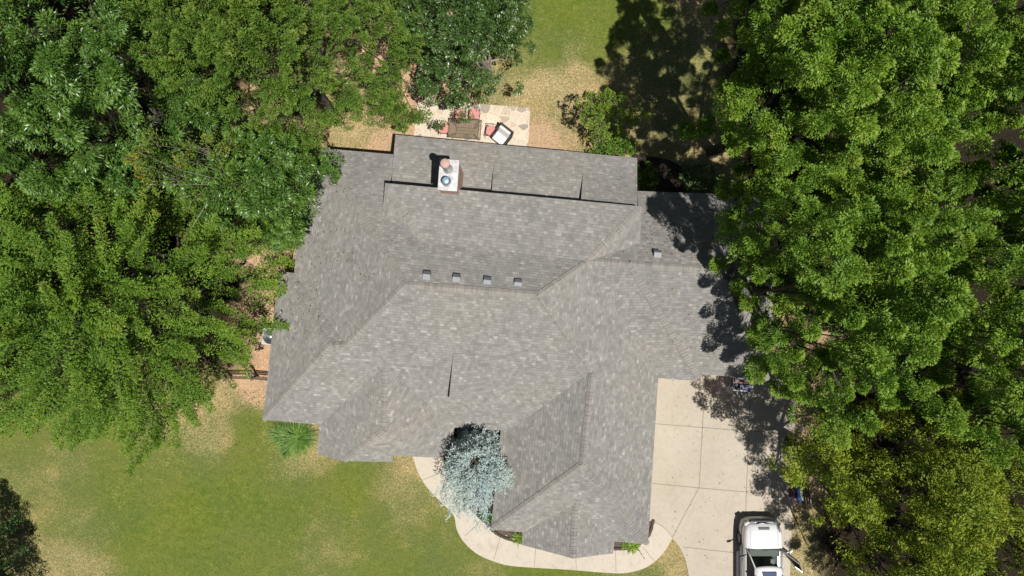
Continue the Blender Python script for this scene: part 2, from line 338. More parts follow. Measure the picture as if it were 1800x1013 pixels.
# planting beds
t = NT('bark_mulch'); co = t.coord(); n3 = t.noise(co, 28, 4, .8); n2 = t.noise(co, 5, 3)
t.l(t.mix(t.ramp(n3, [(.35, 0), (.7, 1)]), (.012, .009, .008), (.10, .07, .05)), t.b.inputs['Base Color']); t.b.inputs['Roughness'].default_value = 1; t.bump(n3, 1, .05)
M_MULCH = t.m
t = NT('pale_mulch'); co = t.coord(); n3 = t.noise(co, 30, 4, .8)
t.l(t.mix(t.ramp(n3, [(.35, 0), (.7, 1)]), (.05, .035, .028), (.27, .21, .16)), t.b.inputs['Base Color']); t.b.inputs['Roughness'].default_value = 1; t.bump(n3, 1, .05)
M_MULCH2 = t.m
sheet('front_bed', [(1148, 917), (1146, 927), (1140, 943), (1126, 956), (1110, 962), (1080, 965), (1000, 961), (918, 952), (900, 949), (881, 942), (866, 931), (872, 900), (1120, 900)], -.04, .035, M_MULCH2, 'strip of brown mulch between the garage and the path', 'planting bed')
sheet('entry_bed', [(864, 929), (850, 917), (829, 897), (806, 869), (791, 844), (783, 824), (779, 800), (777, 740), (885, 745), (880, 920)], -.04, .03, M_MULCH, 'dark mulch bed under the blue cedar', 'planting bed')
sheet('rear_bed', [(1110, 268)] + smooth_path([(1130, 275), (1165, 279), (1190, 288), (1206, 304), (1215, 325), (1216, 350)]) + [(1216, 380), (1110, 370)], -.04, .03, M_MULCH, 'black mulch bed behind the rear corner of the house', 'planting bed')
# edging stones of the front bed
rs = random.Random(3)
M_EDGE = flat('edging_stone', (.09, .065, .05), .9)
for path_, lab in ((smooth_path([(858, 926), (866, 934), (881, 944), (900, 951), (918, 956)], 7), 'scalloped dark edging along the mulch left of the gable'), (smooth_path([(1080, 966), (1095, 966), (1110, 964), (1122, 960)], 6), 'scalloped dark edging along the small bed right of the gable'), (smooth_path([(1140, 943), (1145, 930), (1148, 917)], 5), 'short scalloped dark edging at the garage corner by the driveway')):
    m = MB(); base = [at(p[0], p[1] - 1.5, .03) for p in path_]
    m.tube(base, .04, 6)
    for q in base:
        s_ = rs.uniform(.09, .14)
        m.lathe(q + Vector((0, 0, .03)), [(0, -.05), (s_ * .6, -.04), (s_ * .6, .02), (s_ * .4, .05), (0, .06)], 7)
    tag(m.build('bed_edging', M_EDGE), lab, 'garden edging', 'edging of the front beds')

# ------------------------------------------------------------------ house
RV = {'R1': (-3.922, 0.136, 6.968), 'R2': (1.004, -0.240, 6.911), 'G1': (3.157, -3.257, 5.135), 'V1': (-0.168, -6.071, 3.146), 'Nn2': (-0.483, -6.044, 3.048), 'Nn1': (-2.434, -5.917, 3.078), 'TA': (-5.068, -3.102, 4.731), 'AW': (-8.199, -5.834, 2.892), 'SW': (-10.627, -5.617, 2.886), 'H2': (-7.181, -2.263, 5.239), 'H1': (-6.475, -2.214, 5.297), 'C2': (-9.281, 0.642, 2.921), 'C1': (-9.974, 0.718, 2.809), 'BW': (-9.031, 5.103, 2.632), 'BN': (-8.027, 5.953, 2.900), 'P': (-6.540, 3.853, 4.559), 'NB': (-4.897, 5.657, 3.050), 'M1': (-5.113, 2.904, 5.087), 'K1': (-3.388, 1.738, 5.772), 'K2': (2.955, 1.040, 5.734), 'Nc1': (-5.002, 4.139, 5.083), 'Nc2': (5.125, 3.226, 5.025), 'M2': (5.065, 1.767, 4.987), 'T': (4.493, 0.953, 5.698), 'RE': (7.987, 0.713, 5.669), 'SE': (10.880, -3.881, 2.986), 'NE': (11.486, 3.930, 2.797), 'NM': (5.315, 4.119, 3.008), 'VB': (6.206, -3.828, 3.022), 'B': (7.907, -3.966, 2.894), 'GE': (5.835, -10.999, 2.703), 'GH': (2.779, -6.936, 5.108), 'GW': (-0.895, -10.272, 2.963), 'CL': (0.460, -10.409, 2.918), 'CT': (2.621, -8.882, 3.916), 'CR': (4.382, -10.847, 2.784), 'CP': (2.503, -11.123, 3.930), 'CLL': (0.412, -10.945, 2.909), 'CRR': (4.328, -11.344, 2.821), 'AB': (-5.287, -5.834, 4.053), 'D1': (-7.150, -7.356, 3.013), 'ALL': (-8.379, -7.166, 2.599), 'D2': (-5.047, -7.343, 3.158), 'D3': (-4.980, -7.017, 3.408), 'A3': (-2.683, -7.304, 2.734)}
RV['Nc1'] = tuple(at(677, 322, 5.32)); RV['Nc2'] = tuple(at(1128, 363, 5.28))
RV['AB'] = tuple(at(673, 757, 4.6)); RV['D1'] = tuple(at(604, 811, 3.35))
RV['B2'] = tuple(at(1230, 658, 3.05))
RF = dict(S='R1 H1 H2 SW AW TA Nn1 Nn2 V1 G1 R2', W1='R1 P BW C2 H1', WN='H1 C2 C1 H2', W2='H2 C1 SW', BC='P BN BW', BNf='P NB BN',
  N='P R1 R2 K2 K1 M1 NB', N1='K1 K2 Nc2 Nc1', WT='Nc1 M1 K1', ET='Nc2 K2 M2', EN='K2 T RE NE NM M2', E='R2 G1 GH GE VB K2',
  ESl='K2 VB B T', ESr='T B2 SE RE', EE='RE SE NE', GWf='G1 V1 Nn2 GW GH', GS='GH GW CL CT CR GE', CLf='CT CL CLL CP', CRf='CT CP CRR CR',
  AWf='TA AW ALL D1 AB', AE='TA AB D3 A3 Nn1', AD='AB D1 D2 D3')
house = thing('brick_house', at(780, 520, 0), 'large single storey brick house under a grey brown shingle roof of many hips', 'house')
hinv = Matrix.Translation(-house.location)
def roof_part(name, faces, V, mat, drop=.13, parent=house, eave_mat=M_EAVE):
    m = MB(); idx = {}
    edges = {}
    for f in faces:
        P = [Vector(V[n_]) for n_ in f]
        nrm = Vector((0, 0, 0))
        for i in range(len(P)): nrm += P[i].cross(P[(i + 1) % len(P)])
        if nrm.z < 0: P = P[::-1]; f = f[::-1]; nrm = -nrm
        nrm.normalize(); h = Vector((0, 0, 1)).cross(nrm)
        h = h.normalized() if h.length > .02 else Vector((1, 0, 0)); s_ = nrm.cross(h)
        off = random.uniform(0, 50)
        m.face(P, [(p.dot(h) + off, p.dot(s_) + 40) for p in P])
        m.face([p - Vector((0, 0, drop)) for p in P][::-1], mi=1)
        for a, b in zip(f, f[1:] + f[:1]): edges[(a, b)] = (V[a], V[b])
    for (a, b), (pa, pb) in edges.items():
        if (b, a) not in edges:
            pa, pb = Vector(pa), Vector(pb); d = Vector((0, 0, drop))
            m.face([pa, pa - d, pb - d, pb], mi=1)
    o = m.build(name, [mat, eave_mat], parent); o.matrix_parent_inverse = hinv; return o
roof = roof_part('roof', [v.split() for v in RF.values()], RV, M_SHING)
# low pitched porch roof, three panels with small steps
pv = {}
def pz(px, py, z): return tuple(at(px, py, z))
secs = [(690, 865), (865, 1022), (1022, 1121)]
def ledge(u): return 237 + (u - 695) * .0965         # north edge row
def lmid(u): return ledge(u) + 34
def lsou(u): return 322 + (u - 688) * .093
zs = [3.98, 4.38, 4.78]
for k, (a, b) in enumerate(secs):
    a0 = 695 if k == 0 else a + 5; b0 = b + 4
    if k == 2: b0 = 1120; b = 1120
    V = {'a': pz(a0, ledge(a0), 2.95), 'b': pz(b0 if k == 2 else b + 5, ledge(b), 2.95), 'c': pz(b + (0 if k == 2 else 3), lmid(b), 3.48), 'd': pz(a0 - (3 if k == 0 else 2), lmid(a), 3.48),
         'e': pz(a - (3 if k == 0 else 2), lsou(a) + 16, zs[k]), 'f': pz(b + (0 if k == 2 else -2), lsou(b) + 16, zs[k] + (.18 if k == 2 else 0))}
    roof_part('porch_roof', [['a', 'b', 'c', 'd'], ['d', 'c', 'f'], ['d', 'f', 'e']], V, M_SHING)
# low entry roof patch over the front slope
nS = None
P0, P1_, P2_ = Vector(RV['R1']), Vector(RV['SW']), Vector(RV['V1']); nS = (P1_ - P0).cross(P2_ - P0).normalized()
def onplane(px, py, n_, p0, up=0):
    o_ = Vector((0, 0, CAM_H)); d = at(px, py, 0) - o_; s_ = (p0 - o_).dot(n_) / d.dot(n_); q = o_ + d * s_; return q + Vector((0, 0, up))
Sn = nS
V = {'a': tuple(onplane(797, 621, Sn, P0, .012)), 'b': tuple(onplane(890, 629, Sn, P0, .010)), 'c': tuple(onplane(900, 710, Sn, P0, .02)), 'd': tuple(onplane(791, 701, Sn, P0, .5))}
roof_part('entry_roof', [['a', 'b', 'c', 'd']], V, M_SHING, .5)
# ridge and hip caps
caps = MB()
FN = {}
for k, v in RF.items():
    P = [Vector(RV[n_]) for n_ in v.split()]; nrm = Vector((0, 0, 0))
    for i in range(len(P)): nrm += P[i].cross(P[(i + 1) % len(P)])
    FN[k] = (nrm.normalized() if nrm.z > 0 else -nrm.normalized(), set(v.split()), sum(P, Vector()) / len(P))
def cap(a, b, ta=0, tb=1):
    fs = [x for x in FN.values() if a in x[1] and b in x[1]]
    A_, B_ = Vector(RV[a]), Vector(RV[b]); ta = .07 if a.startswith('Nc') else ta; A0 = A_.lerp(B_, ta); B0 = A_.lerp(B_, tb); d = (B0 - A0); L = d.length; d.normalize(); n_ = int(L / .145)
    sides = []
    for nn, _, c_ in fs[:2]:
        s_ = nn.cross(d).normalized()
        if s_.dot(c_ - A_) < 0: s_ = -s_
        sides.append((s_, nn))
    if len(sides) < 2: return
    up = (sides[0][1] + sides[1][1]).normalized()
    for i in range(n_):
        p = A0 + d * (L * i / n_); q = A0 + d * (L * (i + 1.25) / n_); jit = random.uniform(0, 40); jv = random.randint(0, 400) * .145
        hi, lo = .036, .020
        for s_, nn in sides:
            wd = .135 + random.uniform(-.008, .008)
            a1, b1 = p + up * lo, q + up * hi; a2, b2 = p + s_ * wd + nn * .008, q + s_ * wd + nn * .026
            f = [a1, b1, b2, a2]
            if (b1 - a1).cross(b2 - a1).z < 0: f = f[::-1]
            caps.face(f, [(jit, jv + .03), (jit, jv + .12), (jit + .01, jv + .12), (jit + .01, jv + .03)])
            g = [b1, b2, b2 - nn * .02, b1 - nn * .02]; caps.face(g, [(jit, jv + .001)] * 4)
for a, b in [x.split() for x in ['R1 R2', 'H1 R1', 'SW H2', 'H2 H1', 'C1 H2', 'P R1', 'BW P', 'BN P', 'G1 R2', 'R2 K2', 'Nc1 K1', 'Nc2 K2', 'K2 T', 'T RE', 'RE SE', 'NE RE', 'G1 GH', 'GW GH', 'GE GH', 'CP CT', 'AB TA', 'D1 AB']]: cap(a, b)
# crease caps on the east slope, where the two south planes meet
RV['Bc'] = tuple((Vector(RV['B']) + Vector(RV['B2'])) / 2 + Vector((0, 0, .03)))
FN['ESl'][1].add('Bc'); FN['ESr'][1].add('Bc'); cap('Bc', 'T')
o = caps.build('ridge_caps', M_CAP, house, weld=False); o.matrix_parent_inverse = hinv
# walls
loop = ['SW', 'AW', 'ALL', 'D2', 'D3', 'A3', 'Nn1', 'Nn2', 'GW', 'CL', 'CLL', 'CRR', 'CR', 'GE', 'VB', 'SE', 'NE', 'NM', 'NB', 'BN', 'BW', 'C2', 'C1']
pl = [Vector(RV[n_][:2]) for n_ in loop]
def inset(pl, d):
    n_ = len(pl); out = []
    ar = sum(pl[i].x * pl[(i + 1) % n_].y - pl[(i + 1) % n_].x * pl[i].y for i in range(n_)); sg = 1 if ar > 0 else -1
    for i in range(n_):
        a, b, c_ = pl[i - 1], pl[i], pl[(i + 1) % n_]; d1 = (b - a).normalized(); d2 = (c_ - b).normalized()
        n1_ = Vector((-d1.y, d1.x)) * sg; n2_ = Vector((-d2.y, d2.x)) * sg; m_ = n1_ + n2_; 
        out.append(b + m_ * min(d / max(.3, m_.dot(n1_)), d * 1.6))
    return out
wl = inset(pl, .42)
m = MB(); n_ = len(wl)
for i in range(n_):
    a, b = wl[i], wl[(i + 1) % n_]; m.face([(a.x, a.y, -.05), (b.x, b.y, -.05), (b.x, b.y, 2.95), (a.x, a.y, 2.95)])
o = m.build('wall', M_BRICK, house); o.matrix_parent_inverse = hinv
m = MB()
a, b, c_, d = [Vector(RV[k]) for k in ('Nc1', 'Nc2', 'M2', 'M1')]
ins = inset([Vector(x[:2]) for x in (d, a, b, c_)], .3)
for i in range(4):
    p, q = ins[i], ins[(i + 1) % 4]; m.face([(p.x, p.y, 2.9), (q.x, q.y, 2.9), (q.x, q.y, 4.93), (p.x, p.y, 4.93)])
o = m.build('upper_wall', M_BRICK, house); o.matrix_parent_inverse = hinv
for px in (704, 800, 900, 1000, 1105):              # porch posts
    q = at(px, ledge(px) + 9, 2.9); o = MB().box((q.x, q.y, 1.4), (.2, .2, 2.75)).build('porch_post', M_WHITE, house, bevel=.01); o.matrix_parent_inverse = hinv
# doors and windows seen only from the side
def wall_panel(name, a, b, f, wdt, z0, z1, mats, out=.03):
    a, b = Vector((*a, 0)), Vector((*b, 0)); d = (b - a).normalized(); c_ = a.lerp(b, f); nn = Vector((d.y, -d.x, 0))
    fr = MB().box(c_ + nn * out + Vector((0, 0, (z0 + z1) / 2)), (wdt, .06, z1 - z0), math.atan2(d.y, d.x)).build(name, mats[0], house); fr.matrix_parent_inverse = hinv
    pn = MB().box(c_ + nn * (out + .035) + Vector((0, 0, (z0 + z1) / 2)), (wdt - .16, .02, z1 - z0 - .16), math.atan2(d.y, d.x)).build('pane', mats[1], fr)
M_GLASS = flat('window_glass', (.03, .04, .05), .08, 0, .05, 2, .8)
wi = {n_: wl[i] for i, n_ in enumerate(loop)}
wall_panel('window', wi['SW'], wi['AW'], .5, 1.2, .7, 2.1, (M_WHITE, M_GLASS))
wall_panel('window', wi['ALL'], wi['D2'], .5, 1.6, .6, 2.1, (M_WHITE, M_GLASS))
wall_panel('window', wi['CLL'], wi['CRR'], .5, 1.7, .6, 2.1, (M_WHITE, M_GLASS))
wall_panel('front_door', wi['Nn1'], wi['Nn2'], .5, 1.0, .0, 2.1, (M_WOOD, M_GLASS))
wall_panel('garage_door', wi['GE'], wi['VB'], .5, 4.8, .0, 2.2, (M_WHITE, M_WHITE))
# box vents on the roof
nN = FN['N'][0]; pN = Vector(RV['R1'])
M_VG = flat('vent_sunlit_grey', (.28, .29, .305), .6, 0, .06); M_VD = flat('vent_shaded_grey', (.14, .14, .15), .6, 0, .06)  # sunlit and shaded sides of the same vent painted as two greys
def vent(px, py, nn, p0):
    c_ = onplane(px, py, nn, p0); h = Vector((0, 0, 1)).cross(nn).normalized(); h = h if h.x > 0 else -h; dn = nn.cross(h).normalized(); dn = dn if dn.z < 0 else -dn
    s_ = .14; m = MB(); prof = [(-.15, .012), (-.02, .17), (.15, .15), (.15, .02)]   # along the slope, height
    L_ = [c_ - h * s_ + dn * a + nn * b for a, b in prof]; R_ = [c_ + h * s_ + dn * a + nn * b for a, b in prof]
    for i in range(3):
        f = [L_[i], R_[i], R_[i + 1], L_[i + 1]]
        if (f[1] - f[0]).cross(f[2] - f[0]).z < 0 and i < 2: f = f[::-1]
        m.face(f, mi=0 if i == 0 else 1)
    m.face(L_, mi=1); m.face(R_[::-1], mi=1)
    fl = [c_ + h * x + dn * y + nn * .006 for x, y in ((-.2, -.2), (.2, -.2), (.2, .19), (-.2, .19))]
    if (fl[1] - fl[0]).cross(fl[2] - fl[0]).z < 0: fl = fl[::-1]
    o = m.build('roof_vent', [M_VG, M_VD], house); o.matrix_parent_inverse = hinv
for px, py in ((750.5, 486.5), (802.5, 491.5), (856.5, 496.5), (910.5, 500.5)): vent(px, py, nN, pN)
vent(1155, 448.5, FN['EN'][0], Vector(RV['T']))
c_ = onplane(497, 549, FN['W2'][0], Vector(RV['SW']))
o = MB().lathe(c_, [(.07, -.1), (.055, 0), (.035, .05), (.035, .28), (0, .28)], 12).build('vent_pipe', M_STEEL, house); o.matrix_parent_inverse = hinv
c_ = onplane(716, 502, FN['N'][0], Vector(RV['R1']))
# chimney
HR = R(-4.2)
cz = 6.45; cc = at(788.5, 308.3, cz)
ch = MB().box((cc.x, cc.y, (cz + 3.2) / 2), (.66, 1.10, cz - 3.2), HR).build('chimney', M_CHIM, house); ch.matrix_parent_inverse = hinv
t = NT('chimney_cap_metal'); co = t.coord(); t.b.inputs['Metallic'].default_value = .55; t.b.inputs['Roughness'].default_value = .55
n1 = t.noise(co, 4.5, 4, .6); t.l(t.ramp(n1, [(.3, (.30, .28, .27)), (.5, (.47, .46, .455)), (.7, (.58, .575, .57))]), t.b.inputs['Base Color'])
M_CHCAP = t.m
cp = MB().box((cc.x, cc.y, cz + .03), (.74, 1.18, .06), HR).build('chimney_cap', M_CHCAP, ch, bevel=.012)
f1 = at(788, 298, cz); M_RUST = flat('flue_lid', (.50, .33, .27), .6, 0, .06)
fl = MB().lathe((f1.x, f1.y, cz + .05), [(.20, 0), (.15, .05), (.14, .12), (.14, 1.08), (.16, 1.1), (.16, 1.16)], 24).build('flue', flat('flue_metal', (.5, .5, .5), .5, .5), ch, smooth=R(30))
lid = MB().lathe((f1.x, f1.y, cz + .05), [(0, 1.16), (.17, 1.15), (.172, 1.22), (.14, 1.245), (0, 1.25)][::1], 28).build('flue_lid', M_RUST, ch, smooth=R(30))
f2 = at(785.5, 320.5, cz)
fl2 = MB().lathe((f2.x, f2.y, cz + .05), [(.19, 0), (.17, .06), (.17, .30), (.13, .34)], 24).build('flue', M_STEEL, ch, smooth=R(30))
lid2 = MB().lathe((f2.x, f2.y, cz + .05), [(0, .34), (.13, .335), (.135, .40), (.11, .42), (0, .425)], 24).build('flue_lid', flat('steel_sky_reflection', (.30, .48, .70), .35, .35), ch, smooth=R(30))  # blue of the reflected sky painted into the steel lid
#@@PART2
# ------------------------------------------------------------------ trees
def tree(name, label, poly, ze, zt, centre, seed, mat, bark=None, spacing=.75, leaf=(.17, .065), per=150, tuft=(.9, .38), gap=.42, gapscale=2.6, layers=3, gdepth=2.5,
         spray=0, cat='tree', group=None, base_z=0, limbs=9, twigs=60, upright=.6, zpow=.7, base=None, lump=1.0, depth=.8, fill=.3, rmax=1.0, keepedge=1, sep=.0, vary=0, low=11, lowz=.35, trunk_r=.24, limb_vis=1.0, flatn=.55, roundness=2.2, jitter=.35, cap=400000):
    rg = np.random.RandomState(seed)
    P = np.array([at(p[0], p[1], ze)[:2] for p in poly]); c = np.array(at(centre[0], centre[1], (ze + zt) / 2)[:2])
    ang = np.linspace(-math.pi, math.pi, 361); rad = np.zeros(361)
    for i, a in enumerate(ang):
        d = np.array([math.cos(a), math.sin(a)]); best = .3
        for j in range(len(P)):
            p, q = P[j] - c, P[(j + 1) % len(P)] - c; e = q - p; den = d[0] * e[1] - d[1] * e[0]
            if abs(den) < 1e-9: continue
            t_ = (p[0] * e[1] - p[1] * e[0]) / den; u_ = (p[0] * d[1] - p[1] * d[0]) / den
            if t_ > 0 and -1e-6 <= u_ <= 1 + 1e-6: best = max(best, t_)
        rad[i] = best
    lo, hi = P.min(0), P.max(0); N = int((hi[0] - lo[0]) * (hi[1] - lo[1]) / spacing ** 2 * 4)
    q = rg.uniform(lo, hi, (N, 2)); v = q - c; r = np.hypot(v[:, 0], v[:, 1]); th = np.arctan2(v[:, 1], v[:, 0])
    rho = r / np.interp(th, ang, rad); ok = rho < rmax; q, v, r, rho = q[ok], v[ok], r[ok], rho[ok]
    keep = []; cell = {}
    for i in range(len(q)):
        k = (int(q[i, 0] // spacing), int(q[i, 1] // spacing)); good = True
        for dx in (-1, 0, 1):
            for dy in (-1, 0, 1):
                for j in cell.get((k[0] + dx, k[1] + dy), ()):
                    if (q[j, 0] - q[i, 0]) ** 2 + (q[j, 1] - q[i, 1]) ** 2 < (spacing * .72) ** 2: good = False
        if good: cell.setdefault(k, []).append(i); keep.append(i)
    keep = np.array(keep, int); q, v, r, rho = q[keep], v[keep], r[keep], rho[keep]
    outw = v / np.maximum(r, .05)[:, None]
    z = ze + (zt - ze) * np.clip(1 - rho ** roundness, 0, 1) ** zpow
    lm = fbm(q[:, 0], q[:, 1], gapscale, seed * 7 + 3); lm = (np.argsort(np.argsort(lm)) / max(1, len(lm) - 1))      # rank: share of canopy that sinks
    big = fbm(q[:, 0], q[:, 1], gapscale * 2.7, seed * 5 + 1)
    lm = lm + rg.normal(0, sep, len(lm))
    drop = np.clip((gap - lm) / .07, 0, 1) * (1 - .7 * np.clip((rho - .78) / .15, 0, 1) * keepedge) * gdepth * np.clip(1.25 - .8 * rho, .4, 1)
    z = z + (big - .5) * 2.2 * lump + (lm - .5) * 1.2 * lump + rg.normal(0, .2, len(z)) * lump + rg.uniform(-1, 1, len(z)) * vary - drop
    cl = []
    up = upright * (1 - .75 * rho ** 2)
    for L in range(layers + 1):
        m1 = len(z)
        if L < layers:
            qq = q + rg.normal(0, .10 + .12 * (L > 0), (m1, 2)) - outw * (.18 * L); zz = z - L * depth * rg.uniform(.8, 1.2, m1)
        else:
            qq = q + rg.normal(0, .42, (m1, 2)) - outw * .3; zz = np.minimum(z - layers * depth - .5, ze + (zt - ze) * .35 * (1 - rho)) - rg.uniform(0, 1.2, m1)
        zz = np.maximum(zz, ze - lowz - np.clip(.97 - rho, 0, 1) * low)
        zz = np.maximum(zz, base_z + .35 + rg.uniform(0, .5, m1))
        ax = np.stack([outw[:, 0] * (.3 + rho), outw[:, 1] * (.3 + rho), up + rg.normal(0, .15, m1)], 1) + rg.normal(0, jitter, (m1, 3)) * [1, 1, .5]
        ax /= np.linalg.norm(ax, axis=1)[:, None]
        cl.append((np.column_stack([qq, zz]), ax, rho, np.full(m1, L)))
    cp_ = np.concatenate([x[0] for x in cl]); ax = np.concatenate([x[1] for x in cl]); rho = np.concatenate([x[2] for x in cl]); LL = np.concatenate([x[3] for x in cl])
    n = len(cp_); nl = np.where(LL == 0, per, np.where(LL < layers, int(per * .55), int(per * fill))); sc = rg.uniform(.7, 1.3, n)
    if nl.sum() > cap: nl = (nl * cap / nl.sum()).astype(int)
    idx = np.repeat(np.arange(n), np.maximum(4, nl)); m_ = len(idx)
    A_ = ax[idx]; tt = rg.beta(1.4, 1.0, m_); S = sc[idx]
    e = rg.normal(0, 1, (m_, 3)); e -= (e * A_).sum(1)[:, None] * A_; e /= np.linalg.norm(e, axis=1)[:, None]
    if spray:                            # flat feathery sprays along a side twig
        sidev = np.cross(A_, [0, 0, 1.0]); sidev /= np.maximum(np.linalg.norm(sidev, axis=1), .05)[:, None]
        k_ = np.floor(tt * 9) / 9 + .02; sgn = rg.choice([-1, 1], m_); w_ = rg.uniform(0, 1, m_)
        reach = tuft[1] * (1.15 - k_) * S
        pos = cp_[idx] + A_ * ((k_ - .35 + w_ * .12) * tuft[0] * S)[:, None] + sidev * (sgn * w_ * reach)[:, None] + e * rg.uniform(0, .09, m_)[:, None]
        pos[:, 2] -= (k_ ** 2) * .25 * spray * S
        dirv = A_ * .55 + sidev * (sgn * .7)[:, None] + e * .5
    else:
        rr = tuft[1] * np.sqrt(rg.uniform(0, 1, m_)) * (1.1 - .55 * tt) * S
        pos = cp_[idx] + A_ * ((tt - .4) * tuft[0] * S)[:, None] + e * rr[:, None]
        dirv = A_ * .55 + e * .9 + rg.normal(0, .3, (m_, 3))
    dirv /= np.linalg.norm(dirv, axis=1)[:, None]
    nr = rg.normal(0, 1, (m_, 3)) * flatn + [0, 0, 1] + e * .35; nr -= (nr * dirv).sum(1)[:, None] * dirv; nr /= np.maximum(np.linalg.norm(nr, axis=1), .01)[:, None]
    sd = np.cross(nr, dirv); ls = leaf[0] * rg.uniform(.65, 1.3, m_); ws = leaf[1] * rg.uniform(.7, 1.25, m_) * .5
    V = np.empty((m_, 4, 3)); V[:, 0] = pos; V[:, 1] = pos + dirv * (ls * .45)[:, None] - sd * ws[:, None]; V[:, 2] = pos + dirv * ls[:, None]; V[:, 2, 2] -= ls * .12; V[:, 3] = pos + dirv * (ls * .45)[:, None] + sd * ws[:, None]
    V[:, :, 2] = np.maximum(V[:, :, 2], base_z + .05)
    Q = np.arange(m_ * 4).reshape(m_, 4)
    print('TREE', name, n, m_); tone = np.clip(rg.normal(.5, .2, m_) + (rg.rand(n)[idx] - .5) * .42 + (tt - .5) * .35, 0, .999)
    b = np.array(base if base is not None else c, float) if base is None or len(base) == 2 else base
    root = thing(name, (float(b[0]), float(b[1]), 0), label, cat, group)
    inv = Matrix.Translation((-float(b[0]), -float(b[1]), 0))
    me = np_mesh('crown', V.reshape(-1, 3), Q, {'tone': tone}, 'FACE'); me.materials.append(mat)
    o = link(bpy.data.objects.new('crown', me), root); o.matrix_parent_inverse = inv
    # trunk, limbs and twigs
    tb = MB(); zb = (ze + zt) / 2; B = Vector((float(b[0]), float(b[1]), -.1)); fork = Vector((float(b[0]) + rg.normal(0, .1), float(b[1]) + rg.normal(0, .1), max(.5, ze * .38)))
    tb.tube([B, B + Vector((0, 0, .35)), fork.lerp(B, .4), fork], [trunk_r * 1.5, trunk_r * 1.08, trunk_r, trunk_r * .9], 9)
    ends = []
    for i in range(limbs):
        a = 2 * math.pi * (i + rg.uniform(-.3, .3)) / limbs; rr = np.interp((a + math.pi) % (2 * math.pi) - math.pi, ang, rad) * rg.uniform(.45, .8)
        tz = ze + (zt - ze) * (1 - (rr / max(.1, np.interp((a + math.pi) % (2 * math.pi) - math.pi, ang, rad))) ** 2) * .35 - 1.6
        E = Vector((c[0] + math.cos(a) * rr, c[1] + math.sin(a) * rr, max(tz, base_z + .5))); mid = fork.lerp(E, .45) + Vector((rg.normal(0, .25), rg.normal(0, .25), .12 * rr))
        q3 = fork.lerp(E, .75) + Vector((rg.normal(0, .2), rg.normal(0, .2), .1 * rr))
        tb.tube([fork, mid, q3, E], [trunk_r * .42, trunk_r * .26, trunk_r * .16, trunk_r * .07], 6); ends += [mid, q3, E]
    tips = np.array([list(x) for x in ends])
    pick = rg.choice(n, min(n, twigs), replace=False)
    for i in pick:
        p = Vector(cp_[i]); j = ((tips - cp_[i]) ** 2).sum(1).argmin(); s_ = Vector(tips[j]); md = s_.lerp(p, .5) + Vector((rg.normal(0, .12), rg.normal(0, .12), rg.normal(0, .1)))
        tb.tube([s_, md, p, p + Vector(ax[i]) * tuft[0] * .5], [trunk_r * .15, trunk_r * .10, trunk_r * .06, .006], 4, cap=False)
    o = tb.build('trunk', bark or M_BARK, root, smooth=True, weld=False); o.matrix_parent_inverse = inv
    return root

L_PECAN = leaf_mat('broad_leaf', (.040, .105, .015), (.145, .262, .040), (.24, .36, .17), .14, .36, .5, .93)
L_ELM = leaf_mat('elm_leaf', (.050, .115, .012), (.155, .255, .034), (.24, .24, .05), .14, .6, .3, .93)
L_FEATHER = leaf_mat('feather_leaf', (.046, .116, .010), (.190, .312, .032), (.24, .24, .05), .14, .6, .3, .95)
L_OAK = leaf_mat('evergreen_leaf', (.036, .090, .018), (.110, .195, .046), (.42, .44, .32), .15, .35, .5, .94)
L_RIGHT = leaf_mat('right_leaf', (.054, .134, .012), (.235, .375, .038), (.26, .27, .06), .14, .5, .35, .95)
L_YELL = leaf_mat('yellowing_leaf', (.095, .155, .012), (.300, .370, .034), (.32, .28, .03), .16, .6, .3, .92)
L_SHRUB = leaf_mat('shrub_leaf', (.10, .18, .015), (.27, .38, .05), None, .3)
L_BRIGHT = leaf_mat('bright_leaf', (.060, .150, .015), (.160, .300, .035), None, .3)

def ring(cx, cy, r, n=14, seed=0, wob=.15):
    q = random.Random(seed); return [(cx + r * (1 + q.uniform(-wob, wob)) * math.cos(2 * math.pi * i / n), cy + r * (1 + q.uniform(-wob, wob)) * math.sin(2 * math.pi * i / n)) for i in range(n)]
L_DARK = leaf_mat('young_leaf', (.030, .085, .025), (.085, .17, .05), None, .14, .4)
tree('pecan_tree', 'big broad leaved dark green tree filling the top left corner', [(-120, -120), (280, -120), (262, 50), (330, 140), (372, 200), (352, 268), (300, 300), (262, 345), (150, 350), (60, 350), (-120, 380)], 6.5, 11.5, (120, 130), 11, L_PECAN, spacing=.76, leaf=(.14, .044), per=420, tuft=(.6, .40), gap=.30, gapscale=1.5, gdepth=3.0, depth=.7, layers=3, twigs=60, cap=600000)
tree('pecan_tree', 'glossy dark green tree whose crown overhangs the left edge of the roof', [(385, 262), (420, 248), (470, 238), (530, 262), (566, 272), (580, 300), (560, 335), (574, 372), (545, 384), (555, 405), (525, 428), (500, 415), (440, 402), (380, 390), (340, 350), (340, 300)], 5.2, 8.2, (460, 320), 12, L_PECAN, spacing=.6, leaf=(.14, .042), per=330, tuft=(.6, .4), gap=.22, gapscale=1.2, gdepth=1.8, depth=.6, layers=3, limbs=7, twigs=50)
tree('elm_tree', 'wide fine leaved yellow green tree at the top edge, left of the bare path', [(225, -120), (700, -120), (722, 0), (730, 60), (745, 105), (705, 130), (690, 170), (733, 205), (705, 215), (700, 240), (668, 212), (628, 185), (600, 205), (552, 252), (540, 275), (470, 262), (395, 262), (330, 200), (262, 120), (235, 40)], 5.0, 9.6, (480, 95), 13, L_ELM, spacing=.55, leaf=(.085, .042), per=360, tuft=(.55, .27), gap=.24, gapscale=.9, gdepth=1.5, depth=.55, layers=3, lump=.8, flatn=.9, twigs=110, cap=1000000)
